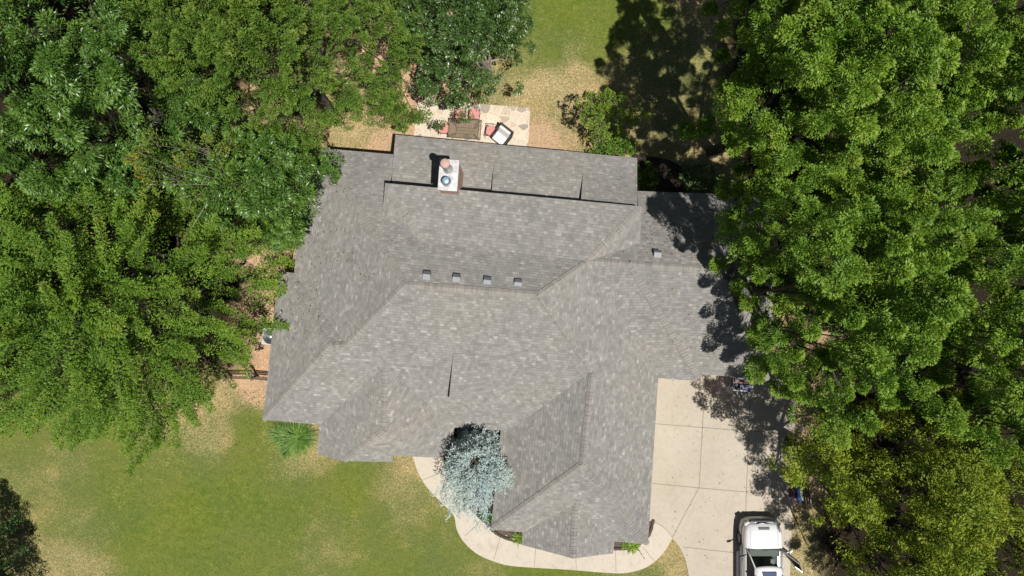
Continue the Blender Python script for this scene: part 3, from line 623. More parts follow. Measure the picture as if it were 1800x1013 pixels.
tree('live_oak', 'dense olive green tree shading the patio chairs', [(680, -120), (925, -120), (922, 0), (928, 50), (915, 100), (905, 145), (878, 156), (850, 174), (812, 193), (778, 196), (757, 190), (757, 150), (742, 105), (715, 85), (690, 40)], 3.4, 7.2, (820, 60), 14, L_OAK, spacing=.55, leaf=(.105, .052), per=270, tuft=(.5, .33), gap=.18, gapscale=1.0, gdepth=1.2, depth=.5, fill=.8, limbs=8, twigs=120, flatn=.9, bark=M_BARK_PALE, lump=.8)
tree('cedar_elm', 'huge feathery yellow green tree left of the house with long drooping sprays over the lawn', [(-120, 400), (0, 385), (60, 335), (150, 320), (200, 335), (262, 330), (330, 352), (400, 368), (455, 388), (505, 402), (520, 425), (497, 452), (505, 480), (488, 505), (458, 530), (452, 552), (484, 560), (478, 570), (440, 585), (420, 600), (438, 620), (412, 640), (448, 652), (398, 672), (398, 705), (352, 690), (310, 700), (300, 745), (276, 812), (262, 745), (225, 735), (190, 768), (130, 760), (100, 712), (60, 728), (0, 735), (-120, 760)], 3.2, 10.4, (215, 520), 15, L_FEATHER, spacing=.70, leaf=(.085, .042), per=520, tuft=(1.5, .28), gap=.24, gapscale=1.2, gdepth=2.2, depth=.6, layers=3, spray=.9, upright=.6, jitter=.28, sep=.06, rmax=.97, fill=.6, limbs=12, twigs=150, flatn=.9, lump=1.1, cap=1800000)
tree('dying_elm', 'thin olive brown tree with bare grey twigs wedged between the crowns at left', [(285, 255), (345, 240), (405, 250), (412, 300), (385, 345), (330, 362), (292, 330)], 7.2, 10.2, (345, 300), 16, leaf_mat('thin_leaf', (.07, .13, .012), (.17, .23, .03), (.34, .24, .03), .15, .6, .3, .8), spacing=.55, leaf=(.10, .05), per=110, tuft=(.6, .26), gap=.4, gapscale=1.0, gdepth=1.5, layers=1, bark=M_BARK_PALE, limbs=8, twigs=60, trunk_r=.12)
RG = 'tall trees along the right side'
RK = dict(spacing=.78, leaf=(.090, .040), per=760, tuft=(.58, .34), gapscale=1.5, fill=1.5, sep=.06, low=30, vary=.5, layers=3, depth=.85, lump=1.3, upright=1.0, flatn=.7, jitter=.5, group=RG, cap=1900000)
tree('red_oak', 'tall bushy green tree at the top, its left boughs reaching over the shaded lawn', [(1290, -130), (1670, -130), (1690, 140), (1640, 330), (1520, 380), (1400, 320), (1330, 310), (1275, 318), (1245, 300), (1232, 235), (1262, 228), (1240, 165), (1256, 120), (1276, 70), (1290, 20)], 9.6, 14.8, (1470, 120), 21, L_RIGHT, gap=.10, gdepth=4.0, lowz=1.6, keepedge=.9, limbs=11, twigs=80, **dict(RK, sep=.03, layers=4, cap=2300000))
tree('red_oak', 'tall bushy green tree in the top right corner', [(1600, -130), (1960, -130), (1960, 440), (1760, 440), (1660, 400), (1590, 300), (1620, 100)], 9, 14.5, (1760, 150), 22, L_RIGHT, gap=.24, gdepth=3.8, limbs=10, twigs=60, **RK)
tree('red_oak', 'tall bushy green tree whose boughs shade the right end of the roof', [(1262, 400), (1255, 362), (1300, 345), (1320, 300), (1400, 310), (1500, 335), (1600, 400), (1630, 560), (1570, 680), (1500, 745), (1440, 770), (1428, 700), (1362, 672), (1332, 640), (1330, 585), (1352, 560), (1310, 530), (1272, 500), (1282, 462), (1250, 440)], 8, 13.5, (1440, 480), 23, L_RIGHT, gap=.16, gdepth=3.6, limbs=11, twigs=60, **dict(RK, sep=.03, layers=4, low=14, cap=2300000))
tree('red_oak', 'tall bushy green tree at the right edge, halfway down', [(1560, 390), (1660, 300), (1960, 290), (1960, 800), (1720, 800), (1590, 730), (1540, 560)], 8.5, 13.8, (1750, 560), 24, L_RIGHT, gap=.24, gdepth=3.8, limbs=10, twigs=60, **RK)
YK = dict(spacing=.6, leaf=(.10, .048), per=320, tuft=(.55, .34), gapscale=1.2, layers=3, depth=.6, flatn=.9, cap=800000, fill=.5, group='yellowing trees at the lower right')
tree('yellowing_oak', 'olive yellow tree beyond the driveway, its lowest boughs over the slab edge', [(1372, 790), (1425, 775), (1480, 735), (1560, 700), (1680, 735), (1710, 860), (1670, 1000), (1640, 1140), (1570, 1140), (1520, 1040), (1500, 975), (1490, 930), (1468, 900), (1446, 868), (1430, 850), (1396, 842), (1376, 822)], 6.0, 10.6, (1560, 870), 25, L_YELL, gap=.24, gdepth=2.4, limbs=10, twigs=80, **YK)
tree('yellowing_oak', 'olive yellow tree in the bottom right corner', [(1660, 700), (1960, 700), (1960, 1150), (1600, 1150), (1630, 1000), (1670, 870)], 5.5, 10.4, (1790, 920), 26, L_YELL, gap=.24, gdepth=2.4, limbs=10, twigs=80, **YK)
tree('pine_tree', 'dark green tree beyond the bottom left corner whose shadow lies on the lawn', ring(-267, 1178, 205, 18, 3, .07), 6.0, 11.0, (-310, 1210), 31, L_DARK, spacing=.8, per=300, leaf=(.12, .05), tuft=(.8, .5), gap=.12, gdepth=1.2, limbs=8, twigs=30, fill=1, lump=.5)
tree('shrub', 'dark leafy shrub at the left edge in the shadow near the bottom corner', ring(-4, 968, 24, 14, 8, .12), 1.6, 2.6, (-2, 968), 32, L_DARK, spacing=.42, leaf=(.12, .045), per=160, tuft=(.5, .26), gap=.3, gapscale=.9, gdepth=.6, layers=2, depth=.4, limbs=6, twigs=20, trunk_r=.06, lump=.4, cat='shrub')
tree('crape_myrtle', 'small light green tree with thin twigs standing in the dry lawn', [(1020, 178), (1040, 170), (1070, 163), (1098, 172), (1106, 190), (1132, 206), (1122, 224), (1100, 214), (1088, 232), (1060, 238), (1030, 232), (1018, 205)], 2.4, 3.3, (1068, 202), 33, L_SHRUB, bark=M_BARK_PALE, spacing=.30, leaf=(.085, .05), per=90, tuft=(.34, .17), gap=.3, gapscale=.7, gdepth=.5, layers=1, depth=.3, limbs=9, twigs=70, trunk_r=.07, lump=.35, jitter=.5)
tree('shrub', 'bright green shrub at the rear corner of the porch roof', [(1045, 255), (1060, 238), (1082, 236), (1098, 250), (1112, 262), (1106, 276), (1045, 272)], .7, 1.3, (1078, 258), 34, L_BRIGHT, spacing=.24, leaf=(.10, .05), per=60, tuft=(.3, .15), gap=.3, gapscale=.6, gdepth=.4, depth=.2, layers=2, limbs=6, twigs=16, trunk_r=.03, lump=.25, cat='shrub')
tree('shrub', 'low dark shrub close to the rear wall in deep shade', [(1120, 292), (1138, 288), (1150, 305), (1145, 330), (1122, 335)], .6, 1.1, (1134, 312), 35, L_BRIGHT, spacing=.26, leaf=(.10, .05), per=60, tuft=(.3, .15), gap=.3, gapscale=.6, gdepth=.4, depth=.2, layers=2, limbs=6, twigs=14, trunk_r=.03, lump=.25, cat='shrub')
tree('shrub', 'rounded dark shrub at the far side of the black mulch bed', [(1198, 300), (1225, 290), (1250, 298), (1262, 320), (1245, 338), (1205, 335)], .9, 1.5, (1228, 315), 36, L_OAK, spacing=.28, leaf=(.09, .05), per=70, tuft=(.3, .2), gap=.25, gapscale=.6, gdepth=.4, depth=.2, layers=2, limbs=6, twigs=14, trunk_r=.04, lump=.2, cat='shrub')

# blades: grass clumps and strappy plants
def blades(name, label, c, n, length, mat, seed, width=.022, parent=None, cat='plant', lean=(.5, 1.2), group=None):
    rg = np.random.RandomState(seed); V = []; Q = []; T = []
    for i in range(n):
        a = rg.uniform(0, 2 * math.pi); L = length * rg.uniform(.6, 1.1); le = rg.uniform(*lean); o_ = np.array([c.x, c.y, c.z]) + np.append(rg.normal(0, length * .07, 2), 0)
        d = np.array([math.cos(a), math.sin(a), 0]); s_ = np.array([-math.sin(a), math.cos(a), 0]); b0 = len(V); tn = rg.rand()
        for k in range(6):
            f = k / 5; th = le * f * 1.25; p = o_ + d * L * math.sin(th) * f ** .6 * .95 + np.array([0, 0, 1]) * L * (f * math.cos(th * .9) * .8) + np.array([0, 0, .02])
            wv = width * (1 - f ** 2) + .002; V += [p - s_ * wv / 2, p + s_ * wv / 2]
            if k: Q.append([b0 + 2 * k - 2, b0 + 2 * k - 1, b0 + 2 * k + 1, b0 + 2 * k]); T.append(tn)
    V = np.array(V); V[:, 2] = np.maximum(V[:, 2], .03)
    me = np_mesh(name, V - [c.x, c.y, 0], np.array(Q), {'tone': np.array(T)}, 'FACE'); me.materials.append(mat)
    o = link(bpy.data.objects.new(name, me)); o.location = (c.x, c.y, 0); tag(o, label, cat, group); return o
L_GRASS = leaf_mat('strap_leaf', (.12, .22, .04), (.27, .42, .11), None, .3, .5)
L_LIME = leaf_mat('lime_leaf', (.12, .20, .02), (.30, .42, .06), None, .3, .5)
L_DEEP = leaf_mat('deep_leaf', (.02, .09, .01), (.07, .2, .02), None, .3, .5)
blades('strappy_plant', 'large green ornamental grass clump at the front left corner of the house', at(527, 767, 0), 520, 1.2, L_GRASS, 1, .03)
blades('strappy_plant', 'smaller tangled grass clump left of the large one', at(497, 764, 0), 230, .85, L_GRASS, 2, .028)
blades('leafy_plant', 'dark green tuft below the two grass clumps', at(505, 792, 0), 60, .4, L_DEEP, 3, .05)
blades('lily_plant', 'spiky lime plant in the bed beside the garage gable', at(912, 944, 0), 60, .55, L_LIME, 4, .03)
blades('lily_plant', 'lime green plant in the small bed right of the gable', at(1112, 959, 0), 90, .42, L_LIME, 5, .06, lean=(.7, 1.3))
blades('leafy_plant', 'tiny plant at the left of the small bed by the gable', at(1098, 958, 0), 50, .28, L_LIME, 6, .05)
blades('leafy_plant', 'dark green groundcover between the cedar and the garage wall', at(856, 905, 0), 160, .42, L_DEEP, 7, .05)
blades('leafy_plant', 'dark green groundcover at the edge of the entry path', at(790, 812, 0), 70, .38, L_DEEP, 8, .05)
# flower stalk bent over the path
q = at(1119, 963, .3); m = MB().tube([q + Vector((-.1, .1, -.25)), q, at(1126, 972, .42), at(1132, 981, .35)], [.012, .012, .01, .008], 5).lathe(at(1132, 981, .34), [(0, -.03), (.03, 0), (.02, .05), (0, .07)], 6)
tag(m.build('flower_stalk', flat('stalk', (.14, .10, .05), .8)), 'bent brown flower stalk leaning over the path', 'plant stalk')

# blue cedar in front of the entry: drooping tiers of branchlets
def cedar():
    rg = np.random.RandomState(77); base = at(836, 822, 0); base.x, base.y = at(836, 802, 4.4).x, at(836, 802, 4.4).y
    outline = [(836, 756), (860, 774), (882, 796), (903, 818), (912, 835), (906, 862), (884, 878), (868, 892), (852, 924), (828, 908), (798, 912), (752, 884), (774, 868), (776, 838), (782, 814), (797, 790), (814, 773)]
    P = [at(p[0], p[1], 3.2).xy for p in outline]; c = base.xy
    root = thing('blue_cedar', (base.x, base.y, 0), 'silvery blue cedar growing in front of the dark entry', 'tree'); inv = Matrix.Translation((-base.x, -base.y, 0))
    def reach(a):
        d = Vector((math.cos(a), math.sin(a))); best = .8
        for j in range(len(P)):
            p, q = P[j] - c, P[(j + 1) % len(P)] - c; e = q - p; den = d.x * e.y - d.y * e.x
            if abs(den) < 1e-9: continue
            t_ = (p.x * e.y - p.y * e.x) / den; u_ = (p.x * d.y - p.y * d.x) / den
            if t_ > 0 and 0 <= u_ <= 1: best = max(best, t_)
        return best
    H = 5.3; tb = MB(); tb.tube([base, base + Vector((.02, 0, 2)), base + Vector((-.02, .03, 4.2)), base + Vector((0, 0, H))], [.13, .10, .06, .012], 8)
    tw = []   # twig segments: start, dir, len
    nb = 62
    for i in range(nb):
        f = (i + .5) / nb; z = 1.9 + (H - 2.1) * f; a = i * 2.39996 + rg.normal(0, .2); rr = reach(a) * (1 - .72 * f ** 2.2) * rg.uniform(.78, 1.08) + .12
        d = Vector((math.cos(a), math.sin(a), 0)); s0 = base + Vector((0, 0, z)); pts = [s0]
        for k in range(1, 6):
            g = k / 5; pts.append(s0 + d * rr * g + Vector((rg.normal(0, .03), rg.normal(0, .03), (.55 * g - .55 * g * g) * rr * .6 + rg.normal(0, .02) + (.25 if f > .6 else 0) * g)))
        tb.tube(pts, [.028, .024, .018, .014, .01, .005], 5, cap=False)
        side = Vector((-d.y, d.x, 0)); ns = int(5 + rr * 9)
        for k in range(ns):
            g = .16 + .84 * (k + .6) / ns; g = min(g, .99); j = min(4, int(g * 5)); p = pts[j].lerp(pts[j + 1], g * 5 - j); sg = 1 if k % 2 else -1; L = (.62 - .38 * g) * min(1, rr) * rg.uniform(.7, 1.25) + .08
            dd = (d * rg.uniform(.55, .9) + side * sg * rg.uniform(.6, .95) + Vector((0, 0, rg.uniform(-.15, .3)))).normalized(); tw.append((p, dd, L))
            for _ in range(int(2 + L * 6)):
                h_ = rg.uniform(.25, .95); q = p + dd * L * h_; a2 = rg.choice([-1, 1]) * rg.uniform(.5, 1.0); d2 = Vector((dd.x * math.cos(a2) - dd.y * math.sin(a2), dd.x * math.sin(a2) + dd.y * math.cos(a2), dd.z + rg.uniform(-.2, .35))).normalized(); tw.append((q, d2, L * .42 * rg.uniform(.6, 1.1) + .05))
        tw.append((pts[-2], (pts[-1] - pts[-2]).normalized(), .3))
    V = []; T = []
    for p, d, L in tw:
        n = max(4, int(L / .030)); tn = rg.rand() * .5
        for k in range(n):
            g = k / n; q = np.array(p + d * L * g); e = rg.normal(0, 1, 3); dn = np.array(d) * .75 + e * .5; dn /= np.linalg.norm(dn); sd = np.cross(dn, rg.normal(0, .5, 3) + [0, 0, 1]); sd /= np.linalg.norm(sd) + 1e-6
            l_ = rg.uniform(.05, .085); V.append([q, q + dn * l_ * .5 - sd * .018, q + dn * l_, q + dn * l_ * .5 + sd * .018]); T.append(tn + rg.rand() * .5)
    V = np.array(V); me = np_mesh('crown', V.reshape(-1, 3), np.arange(len(V) * 4).reshape(-1, 4), {'tone': np.array(T)}, 'FACE')
    me.materials.append(leaf_mat('blue_needles', (.26, .32, .34), (.58, .66, .69), None, .12, .5)); o = link(bpy.data.objects.new('crown', me), root); o.matrix_parent_inverse = inv
    o = tb.build('trunk', M_BARK, root, smooth=True, weld=False); o.matrix_parent_inverse = inv
    print('cedar needles', len(V))
cedar()
# ------------------------------------------------------------------ car in the driveway
def car():
    root = thing('parked_car', (11.42, -10.70, 0), 'white sport utility vehicle at the bottom edge, right front door standing open', 'car')
    WH = flat('car_paint', (.70, .70, .71), .22, 0, .02, 3, .6); WH.node_tree.nodes['Principled BSDF'].inputs['Coat Weight'].default_value = .6
    GL = flat('car_glass', (.012, .013, .014), .12, 0, .05, 2, .2); TRIM = flat('car_trim', (.03, .03, .032), .5, 0, .1); GREY = flat('bumper_silver', (.42, .43, .43), .35, .3, .06)
    DASH = flat('dash_vinyl', (.25, .25, .235), .7); SEAT = flat('seat_cloth', (.24, .25, .23), .85)
    # body: rings of cross sections from nose to tail; half width / sill / shoulder / crown
    st = [(0, .56, .50, .82, .86), (-.05, .70, .36, .92, .98), (-.16, .80, .30, 1.00, 1.05), (-.35, .86, .28, 1.04, 1.10), (-.75, .885, .27, 1.07, 1.14), (-1.08, .89, .27, 1.10, 1.17)]
    def ring(s_):
        y, hw, zb, zs, zc = s_; P = []
        side = [(hw * .94, zb), (hw * .99, zb + .15), (hw, zs - .30), (hw * .985, zs - .12), (hw * .93, zs - .02), (hw * .84, zs + .022), (hw * .5, zc - .005), (0, zc)]
        return [Vector((x, y, z)) for x, z in side], [Vector((-x, y, z)) for x, z in side]
    m = MB(); rs_ = [ring(s_) for s_ in st]
    for i in range(len(rs_) - 1):
        for sd in (0, 1):
            a, b = rs_[i][sd], rs_[i + 1][sd]
            for k in range(len(a) - 1):
                f = [a[k], a[k + 1], b[k + 1], b[k]]; m.face(f if sd else f[::-1])
    for sd in (0, 1):
        a = rs_[0][sd]; m.face((a + [Vector((0, 0, a[0].z))])[::(1 if sd else -1)])
    # rear body below the belt line
    for sx in (-1, 1):
        for (y0, y1) in ((-1.08, -2.15), (-2.15, -3.2), (-3.2, -4.75)):
            if sx == 1 and y0 == -1.08: continue      # opening of the open door
            pr = [(.84, .27), (.885, .42), (.89, .80), (.876, .98), (.82, 1.09), (.78, 1.11)]
            for (x0, z0), (x1, z1) in zip(pr[:-1], pr[1:]):
                f = [(sx * x0, y0, z0), (sx * x0, y1, z0), (sx * x1, y1, z1), (sx * x1, y0, z1)]; m.face(f if sx < 0 else f[::-1])
    m.face([(-.88, -4.75, .3), (.88, -4.75, .3), (.80, -4.85, 1.1), (-.80, -4.85, 1.1)])
    m.face([(-.84, -4.8, .28), (-.84, 0, .28), (.84, 0, .28), (.84, -4.8, .28)])
    m.build('body', WH, root, smooth=R(40))
    hd = MB(); 
    for x in (-.60, .60): hd.tube([(x, -.30, 1.085), (x * 1.02, -.7, 1.117), (x * 1.05, -1.02, 1.142)], .006, 5)
    hd.tube([(-.62, -.06, .965), (0, -.03, 1.0), (.62, -.06, .965)], .008, 5)
    hd.build('hood_seam', flat('seam', (.55, .55, .55), .7), root)
    m = MB()     # roof panel, crowned
    NX = 8; ys_ = [-1.66, -1.76, -2.2, -3.0, -4.2, -4.4]; zr = [1.66, 1.70, 1.74, 1.75, 1.71, 1.66]
    for i in range(len(ys_) - 1):
        for k in range(NX):
            x0, x1 = -.61 + 1.22 * k / NX, -.61 + 1.22 * (k + 1) / NX; cr = lambda x, i_: zr[i_] - .05 * (x / .61) ** 4
            bow = lambda x, i_: ys_[i_] - (.07 * (x / .61) ** 2 if i_ < 2 else 0)
            m.face([(x0, bow(x0, i), cr(x0, i)), (x0, bow(x0, i + 1), cr(x0, i + 1)), (x1, bow(x1, i + 1), cr(x1, i + 1)), (x1, bow(x1, i), cr(x1, i))])
    rf = m.build('roof', WH, root, smooth=R(40))
    mod = rf.modifiers.new('solid', 'SOLIDIFY'); mod.thickness = .03
    MB().box((0, -2.2, 1.752), (.62, .62, .012)).build('sunroof', flat('sunroof_glass', (.03, .05, .14), .12, 0, .05, 2, .9), root, bevel=.03)
    for sx in (-1, 1):
        MB().tube([(sx * .80, -1.10, 1.10), (sx * .70, -1.42, 1.42), (sx * .61, -1.74, 1.645), (sx * .60, -2.4, 1.69)], [.034, .032, .032, .03], 7).build('windscreen_pillar', WH, root, smooth=True)
        for y_ in (-2.15, -3.2, -4.1): MB().tube([(sx * .80, y_, 1.1), (sx * .62, y_ - .02, 1.67)], .035, 6).build('door_pillar', TRIM, root)
        MB().tube([(sx * .615, -1.76, 1.655), (sx * .62, -2.8, 1.70), (sx * .60, -4.3, 1.65)], .035, 6).build('roof_rail', WH, root, smooth=True)
        MB().box((sx * .60, -3.0, 1.765), (.035, 1.9, .03)).build('roof_rack', GREY, root, bevel=.01)
    # glass: windscreen see-through
    t = NT('windscreen_glass'); t.val(t.b.inputs['Base Color'], (.02, .025, .025)); t.b.inputs['Roughness'].default_value = .03; t.b.inputs['Specular IOR Level'].default_value = .8
    tr = t.n('BsdfTransparent'); t.val(tr.inputs[0], (.80, .88, .84)); ms = t.n('MixShader'); ms.inputs[0].default_value = .78; t.l(t.b.outputs[0], ms.inputs[1]); t.l(tr.outputs[0], ms.inputs[2]); t.l(ms.outputs[0], t.t.nodes['Material Output'].inputs[0])
    m = MB()
    for k in range(8):
        u0, u1 = -1 + k / 4, -1 + (k + 1) / 4; bot = lambda u: (u * .78, -1.06 - .10 * u * u, 1.13); top = lambda u: (u * .62, -1.68 - .07 * u * u, 1.655)
        m.face([bot(u0), top(u0), top(u1), bot(u1)])
    m.build('windscreen', t.m, root, smooth=True)
    MB().box((0, -1.10, 1.12), (1.42, .10, .02)).build('cowl', TRIM, root, bevel=.008)
    for x in (-.38, .22): MB().tube([(x, -1.08, 1.16), (x + .48, -1.15, 1.20)], .009, 5).build('wiper', M_BLACK, root)
    for sx in (-1, 1):
        for (y0, y1) in ((-1.22, -2.12), (-2.18, -3.17), (-3.23, -4.05)):
            if sx == 1 and y0 == -1.22: continue
            m = MB(); yt0 = y0 if y0 < -1.5 else -1.72
            m.face([(sx * .80, y0, 1.1), (sx * .80, y1, 1.1), (sx * .63, y1, 1.63), (sx * .63, yt0, 1.63)]); m.build('side_window', GL, root)
    MB().face  # rear glass
    m = MB(); m.face([(-.74, -4.83, 1.12), (.74, -4.83, 1.12), (.58, -4.42, 1.63), (-.58, -4.42, 1.63)]); m.build('rear_window', GL, root)
    MB().box((0, -1.27, 1.07), (1.44, .36, .12), top=.93).build('dashboard', DASH, root, bevel=.03)
    for x in (-.38, .38):
        s_ = MB().box((x, -1.98, .62), (.50, .52, .16)).build('front_seat', SEAT, root, bevel=.05)
        MB().box((x, -2.12, .98), (.48, .16, .62), rx=R(10)).build('backrest', SEAT, s_, bevel=.05)
        MB().box((x, -2.13, 1.38), (.26, .10, .16)).build('headrest', SEAT, s_, bevel=.04)
    MB().lathe((-.38, -1.52, 1.02), [(.165, -.012), (.185, 0), (.165, .012), (.15, 0), (.165, -.012)], 24, Matrix.Rotation(R(-62), 3, 'X')).build('steering_wheel', M_BLACK, root, smooth=True)
    MB().box((0, -1.78, 1.56), (.22, .04, .07)).build('rear_view_mirror', M_BLACK, root, bevel=.01)
    MB().box((0, -2.95, .45), (1.70, 3.6, .04)).build('cabin_floor', TRIM, root)
    # front: bumper, grille, lamps, hood plate
    m = MB()
    fb = [(-.90, -.62), (-.885, -.30), (-.80, -.02), (-.55, .085), (0, .12), (.55, .085), (.80, -.02), (.885, -.30), (.90, -.62)]
    for (x0, y0), (x1, y1) in zip(fb[:-1], fb[1:]):
        for (o0, z0), (o1, z1) in (((0, .32), (.02, .55)), ((.02, .55), (-.02, .66)), ((-.02, .66), (-.14, .70))):
            f0, f1 = 1 + o0, 1 + o1
            m.face([(x0 * (1 + o0 * .3), y0 + o0, z0), (x1 * (1 + o0 * .3), y1 + o0, z0), (x1 * (1 + o1 * .3), y1 + o1, z1), (x0 * (1 + o1 * .3), y0 + o1, z1)])
    m.build('front_bumper', GREY, root, smooth=R(40))
    MB().box((0, .02, .74), (1.05, .10, .14)).build('grille', TRIM, root, bevel=.02)
    for sx in (-1, 1): MB().box((sx * .68, -.08, .82), (.26, .22, .16), rz=sx * R(-28)).build('headlight', flat('lamp_lens', (.55, .57, .58), .1, .2, .05), root, bevel=.03)
    hp = MB().box((0, -.20, 1.062), (.50, .11, .03)).build('hood_badge', flat('badge_dark', (.07, .08, .09), .6), root)
    MB().box((0, -.20, 1.078), (.26, .014, .006)).build('badge_strip', TRIM, hp)
    for sx in (-1, 1):
        for y_ in (-.88, -3.75):
            wv = MB().lathe((sx * .80, y_, .35), [(.22, -.115), (.33, -.11), (.35, -.06), (.35, .06), (.33, .105), (.235, .11)], 30, Matrix.Rotation(R(90), 3, 'Y')).build('wheel', flat('tyre_rubber', (.015, .015, .016), .85), root, smooth=R(40))
            rm = MB(); rm.lathe((sx * .80, y_, .35), [(.236, sx * .10), (.225, sx * .07), (.05, sx * .085), (0, sx * .09)], 30, Matrix.Rotation(R(90), 3, 'Y'), mi=0)
            for k in range(6):
                a = k * math.pi / 3; rm.box((sx * .895, y_ + math.cos(a) * .12, .35 + math.sin(a) * .12), (.02, .19, .05), rx=a)
            rm.build('rim', GREY, wv)
            MB().lathe((sx * .865, y_, .37), [(.37, -.02), (.41, -.01), (.41, .035), (.37, .04)], 28, Matrix.Rotation(R(90), 3, 'Y')).build('wheel_arch', TRIM, root)
        MB().box((sx * .93, -2.35, .36), (.14, 1.7, .05)).build('side_step', M_ALU, root, bevel=.015)
    # left mirror
    mr = MB().tube([(-.84, -1.34, 1.14), (-.97, -1.40, 1.17)], .03, 6).build('side_mirror', M_BLACK, root)
    MB().box((-1.03, -1.42, 1.19), (.20, .10, .15), rz=R(14), top=.8).build('mirror_shell', flat('mirror_dark', (.07, .07, .075), .4), mr, bevel=.025)
    # open right door
    dr = link(bpy.data.objects.new('open_door', None), root); dr.location = (.86, -1.20, 0); dr.rotation_euler = (0, 0, R(52)); dr.empty_display_size = .2
    m = MB()
    pr = [(.0, .30), (.03, .45), (.03, .85), (.0, 1.05), (-.05, 1.11)]
    for (x0, z0), (x1, z1) in zip(pr[:-1], pr[1:]): m.face([(x0, -.02, z0), (x0, -1.0, z0), (x1, -1.0, z1), (x1, -.02, z1)][::-1])
    m.box((-.05, -.51, .70), (.06, .97, .78)); 
    pan = m.build('door_panel', flat('door_paint', (.16, .165, .17), .35, 0, .04), dr)
    fr_ = MB().tube([(-.05, -.04, 1.1), (-.12, -.30, 1.38), (-.20, -.58, 1.62), (-.20, -.95, 1.64), (-.05, -.98, 1.1)], .020, 6).build('window_frame', M_ALU, dr)
    m = MB(); m.face([(-.05, -.06, 1.1), (-.05, -.97, 1.1), (-.20, -.94, 1.62), (-.20, -.60, 1.60)]); m.build('side_window', GL, dr)
    m2 = MB().tube([(.02, -.16, 1.12), (.14, -.20, 1.16)], .03, 6).box((.20, -.22, 1.19), (.19, .10, .15), rz=R(-12), top=.8); m2.build('side_mirror', M_WHITE, dr, bevel=.02)
    return root
car()

# ------------------------------------------------------------------ patio furniture
M_IRON = flat('bronze_metal', (.10, .075, .055), .5, .3, .1); M_CUSH = flat('coral_cushion', (.60, .25, .235), .85, 0, .10, 8)
def patio_table():
    c_ = at(817.5, 226.5, .72); rz = R(-4.5); root = thing('patio_table', (c_.x, c_.y, 0), 'rectangular smoked glass patio table with a bronze metal frame', 'table', None, rz)
    t = NT('smoked_glass'); t.val(t.b.inputs['Base Color'], (.30, .27, .23)); t.b.inputs['Roughness'].default_value = .3
    tr = t.n('BsdfTransparent'); t.val(tr.inputs[0], (.86, .82, .76)); ms = t.n('MixShader'); ms.inputs[0].default_value = .78; t.l(t.b.outputs[0], ms.inputs[1]); t.l(tr.outputs[0], ms.inputs[2]); t.l(ms.outputs[0], t.t.nodes['Material Output'].inputs[0])
    MB().box((0, 0, .72), (1.42, .86, .012)).build('tabletop', t.m, root)
    f = MB()
    for y_ in (-.44, .44): f.box((0, y_, .715), (1.48, .03, .035))
    for x in (-.72, .72): f.box((x, 0, .715), (.03, .85, .035))
    f.build('table_frame', M_IRON, root)
    for sx in (-1, 1):
        for sy in (-1, 1):
            MB().tube([(sx * .70, sy * .42, .70), (sx * .52, sy * .26, .52), (sx * .42, sy * .14, .30), (sx * .52, sy * .28, .10), (sx * .64, sy * .36, 0.055)], [.018] * 5, 6).build('leg', M_IRON, root)
    MB().tube([(-.42, .14, .30), (-.42, -.14, .30), (.42, -.14, .30), (.42, .14, .30), (-.42, .14, .30)], .014, 6).tube([(-.42, 0, .30), (.42, 0, .30)], .012, 6).build('stretcher', M_IRON, root)
patio_table()
def patio_chair(px, py, rz, label):
    c_ = at(px, py, .45); root = thing('patio_chair', (c_.x, c_.y, 0), label, 'chair', 'coral cushioned chairs round the patio table', rz)
    # chair faces +y, back at -y
    cu = MB().prism([(-.17, .20), (.17, .20), (.23, .05), (.22, -.16), (.12, -.24), (-.12, -.24), (-.22, -.16), (-.23, .05)], .42, .50).build('seat_cushion', M_CUSH, root, bevel=.03)
    fr = MB().tube([(-.26, .18, .62), (-.29, -.05, .64), (-.24, -.24, .80), (0, -.33, .92), (.24, -.24, .80), (.29, -.05, .64), (.26, .18, .62)], .014, 6)
    fr.tube([(-.24, .20, .40), (.24, .20, .40), (.22, -.22, .40), (-.22, -.22, .40), (-.24, .20, .40)], .012, 6)
    for x in (-.12, 0, .12): fr.tube([(x, -.24, .42), (x * 1.1, -.31, .88)], .008, 5)
    fr.build('chair_frame', M_IRON, root)
    for sx in (-1, 1):
        MB().tube([(sx * .26, .19, .62), (sx * .25, .20, .40), (sx * .26, .22, .055)], .012, 6).build('leg', M_IRON, root)
        MB().tube([(sx * .22, -.22, .42), (sx * .25, -.28, .055)], .012, 6).build('leg', M_IRON, root)
patio_chair(780, 226, R(-94), 'coral cushioned metal chair at the left end of the patio table')
patio_chair(808.5, 203, R(176), 'coral cushioned chair behind the table at left, half under the oak leaves')
patio_chair(833.5, 201.5, R(176), 'coral cushioned chair behind the table at right, clear of the leaves')
patio_chair(862, 230, R(80), 'coral cushioned metal chair between the table and the white armchair')
def armchair():
    c_ = at(881.5, 239.5, .45); root = thing('garden_armchair', (c_.x, c_.y, 0), 'dark woven armchair with white cushions turned at an angle on the patio', 'armchair', None, R(142))
    WK = flat('dark_wicker', (.05, .04, .035), .8, 0, .2, 40); CU = flat('white_cushion', (.72, .69, .68), .9, 0, .03)
    MB().box((0, .02, .22), (.70, .64, .30)).build('base', WK, root, bevel=.02)
    for sx in (-1, 1): MB().box((sx * .36, .0, .40), (.09, .66, .42)).build('armrest', WK, root, bevel=.03)
    MB().box((0, -.34, .48), (.78, .12, .62), rx=R(12)).build('back', WK, root, bevel=.03)
    MB().box((0, .10, .42), (.60, .50, .13)).build('seat_cushion', CU, root, bevel=.04)
    MB().box((0, -.20, .60), (.60, .16, .44), rx=R(24)).build('back_cushion', CU, root, bevel=.04)
    for sx in (-1, 1):
        for sy in (-1, 1): MB().box((sx * .32, sy * .28, .075), (.05, .05, .05)).build('foot', M_BLACK, root)
armchair()

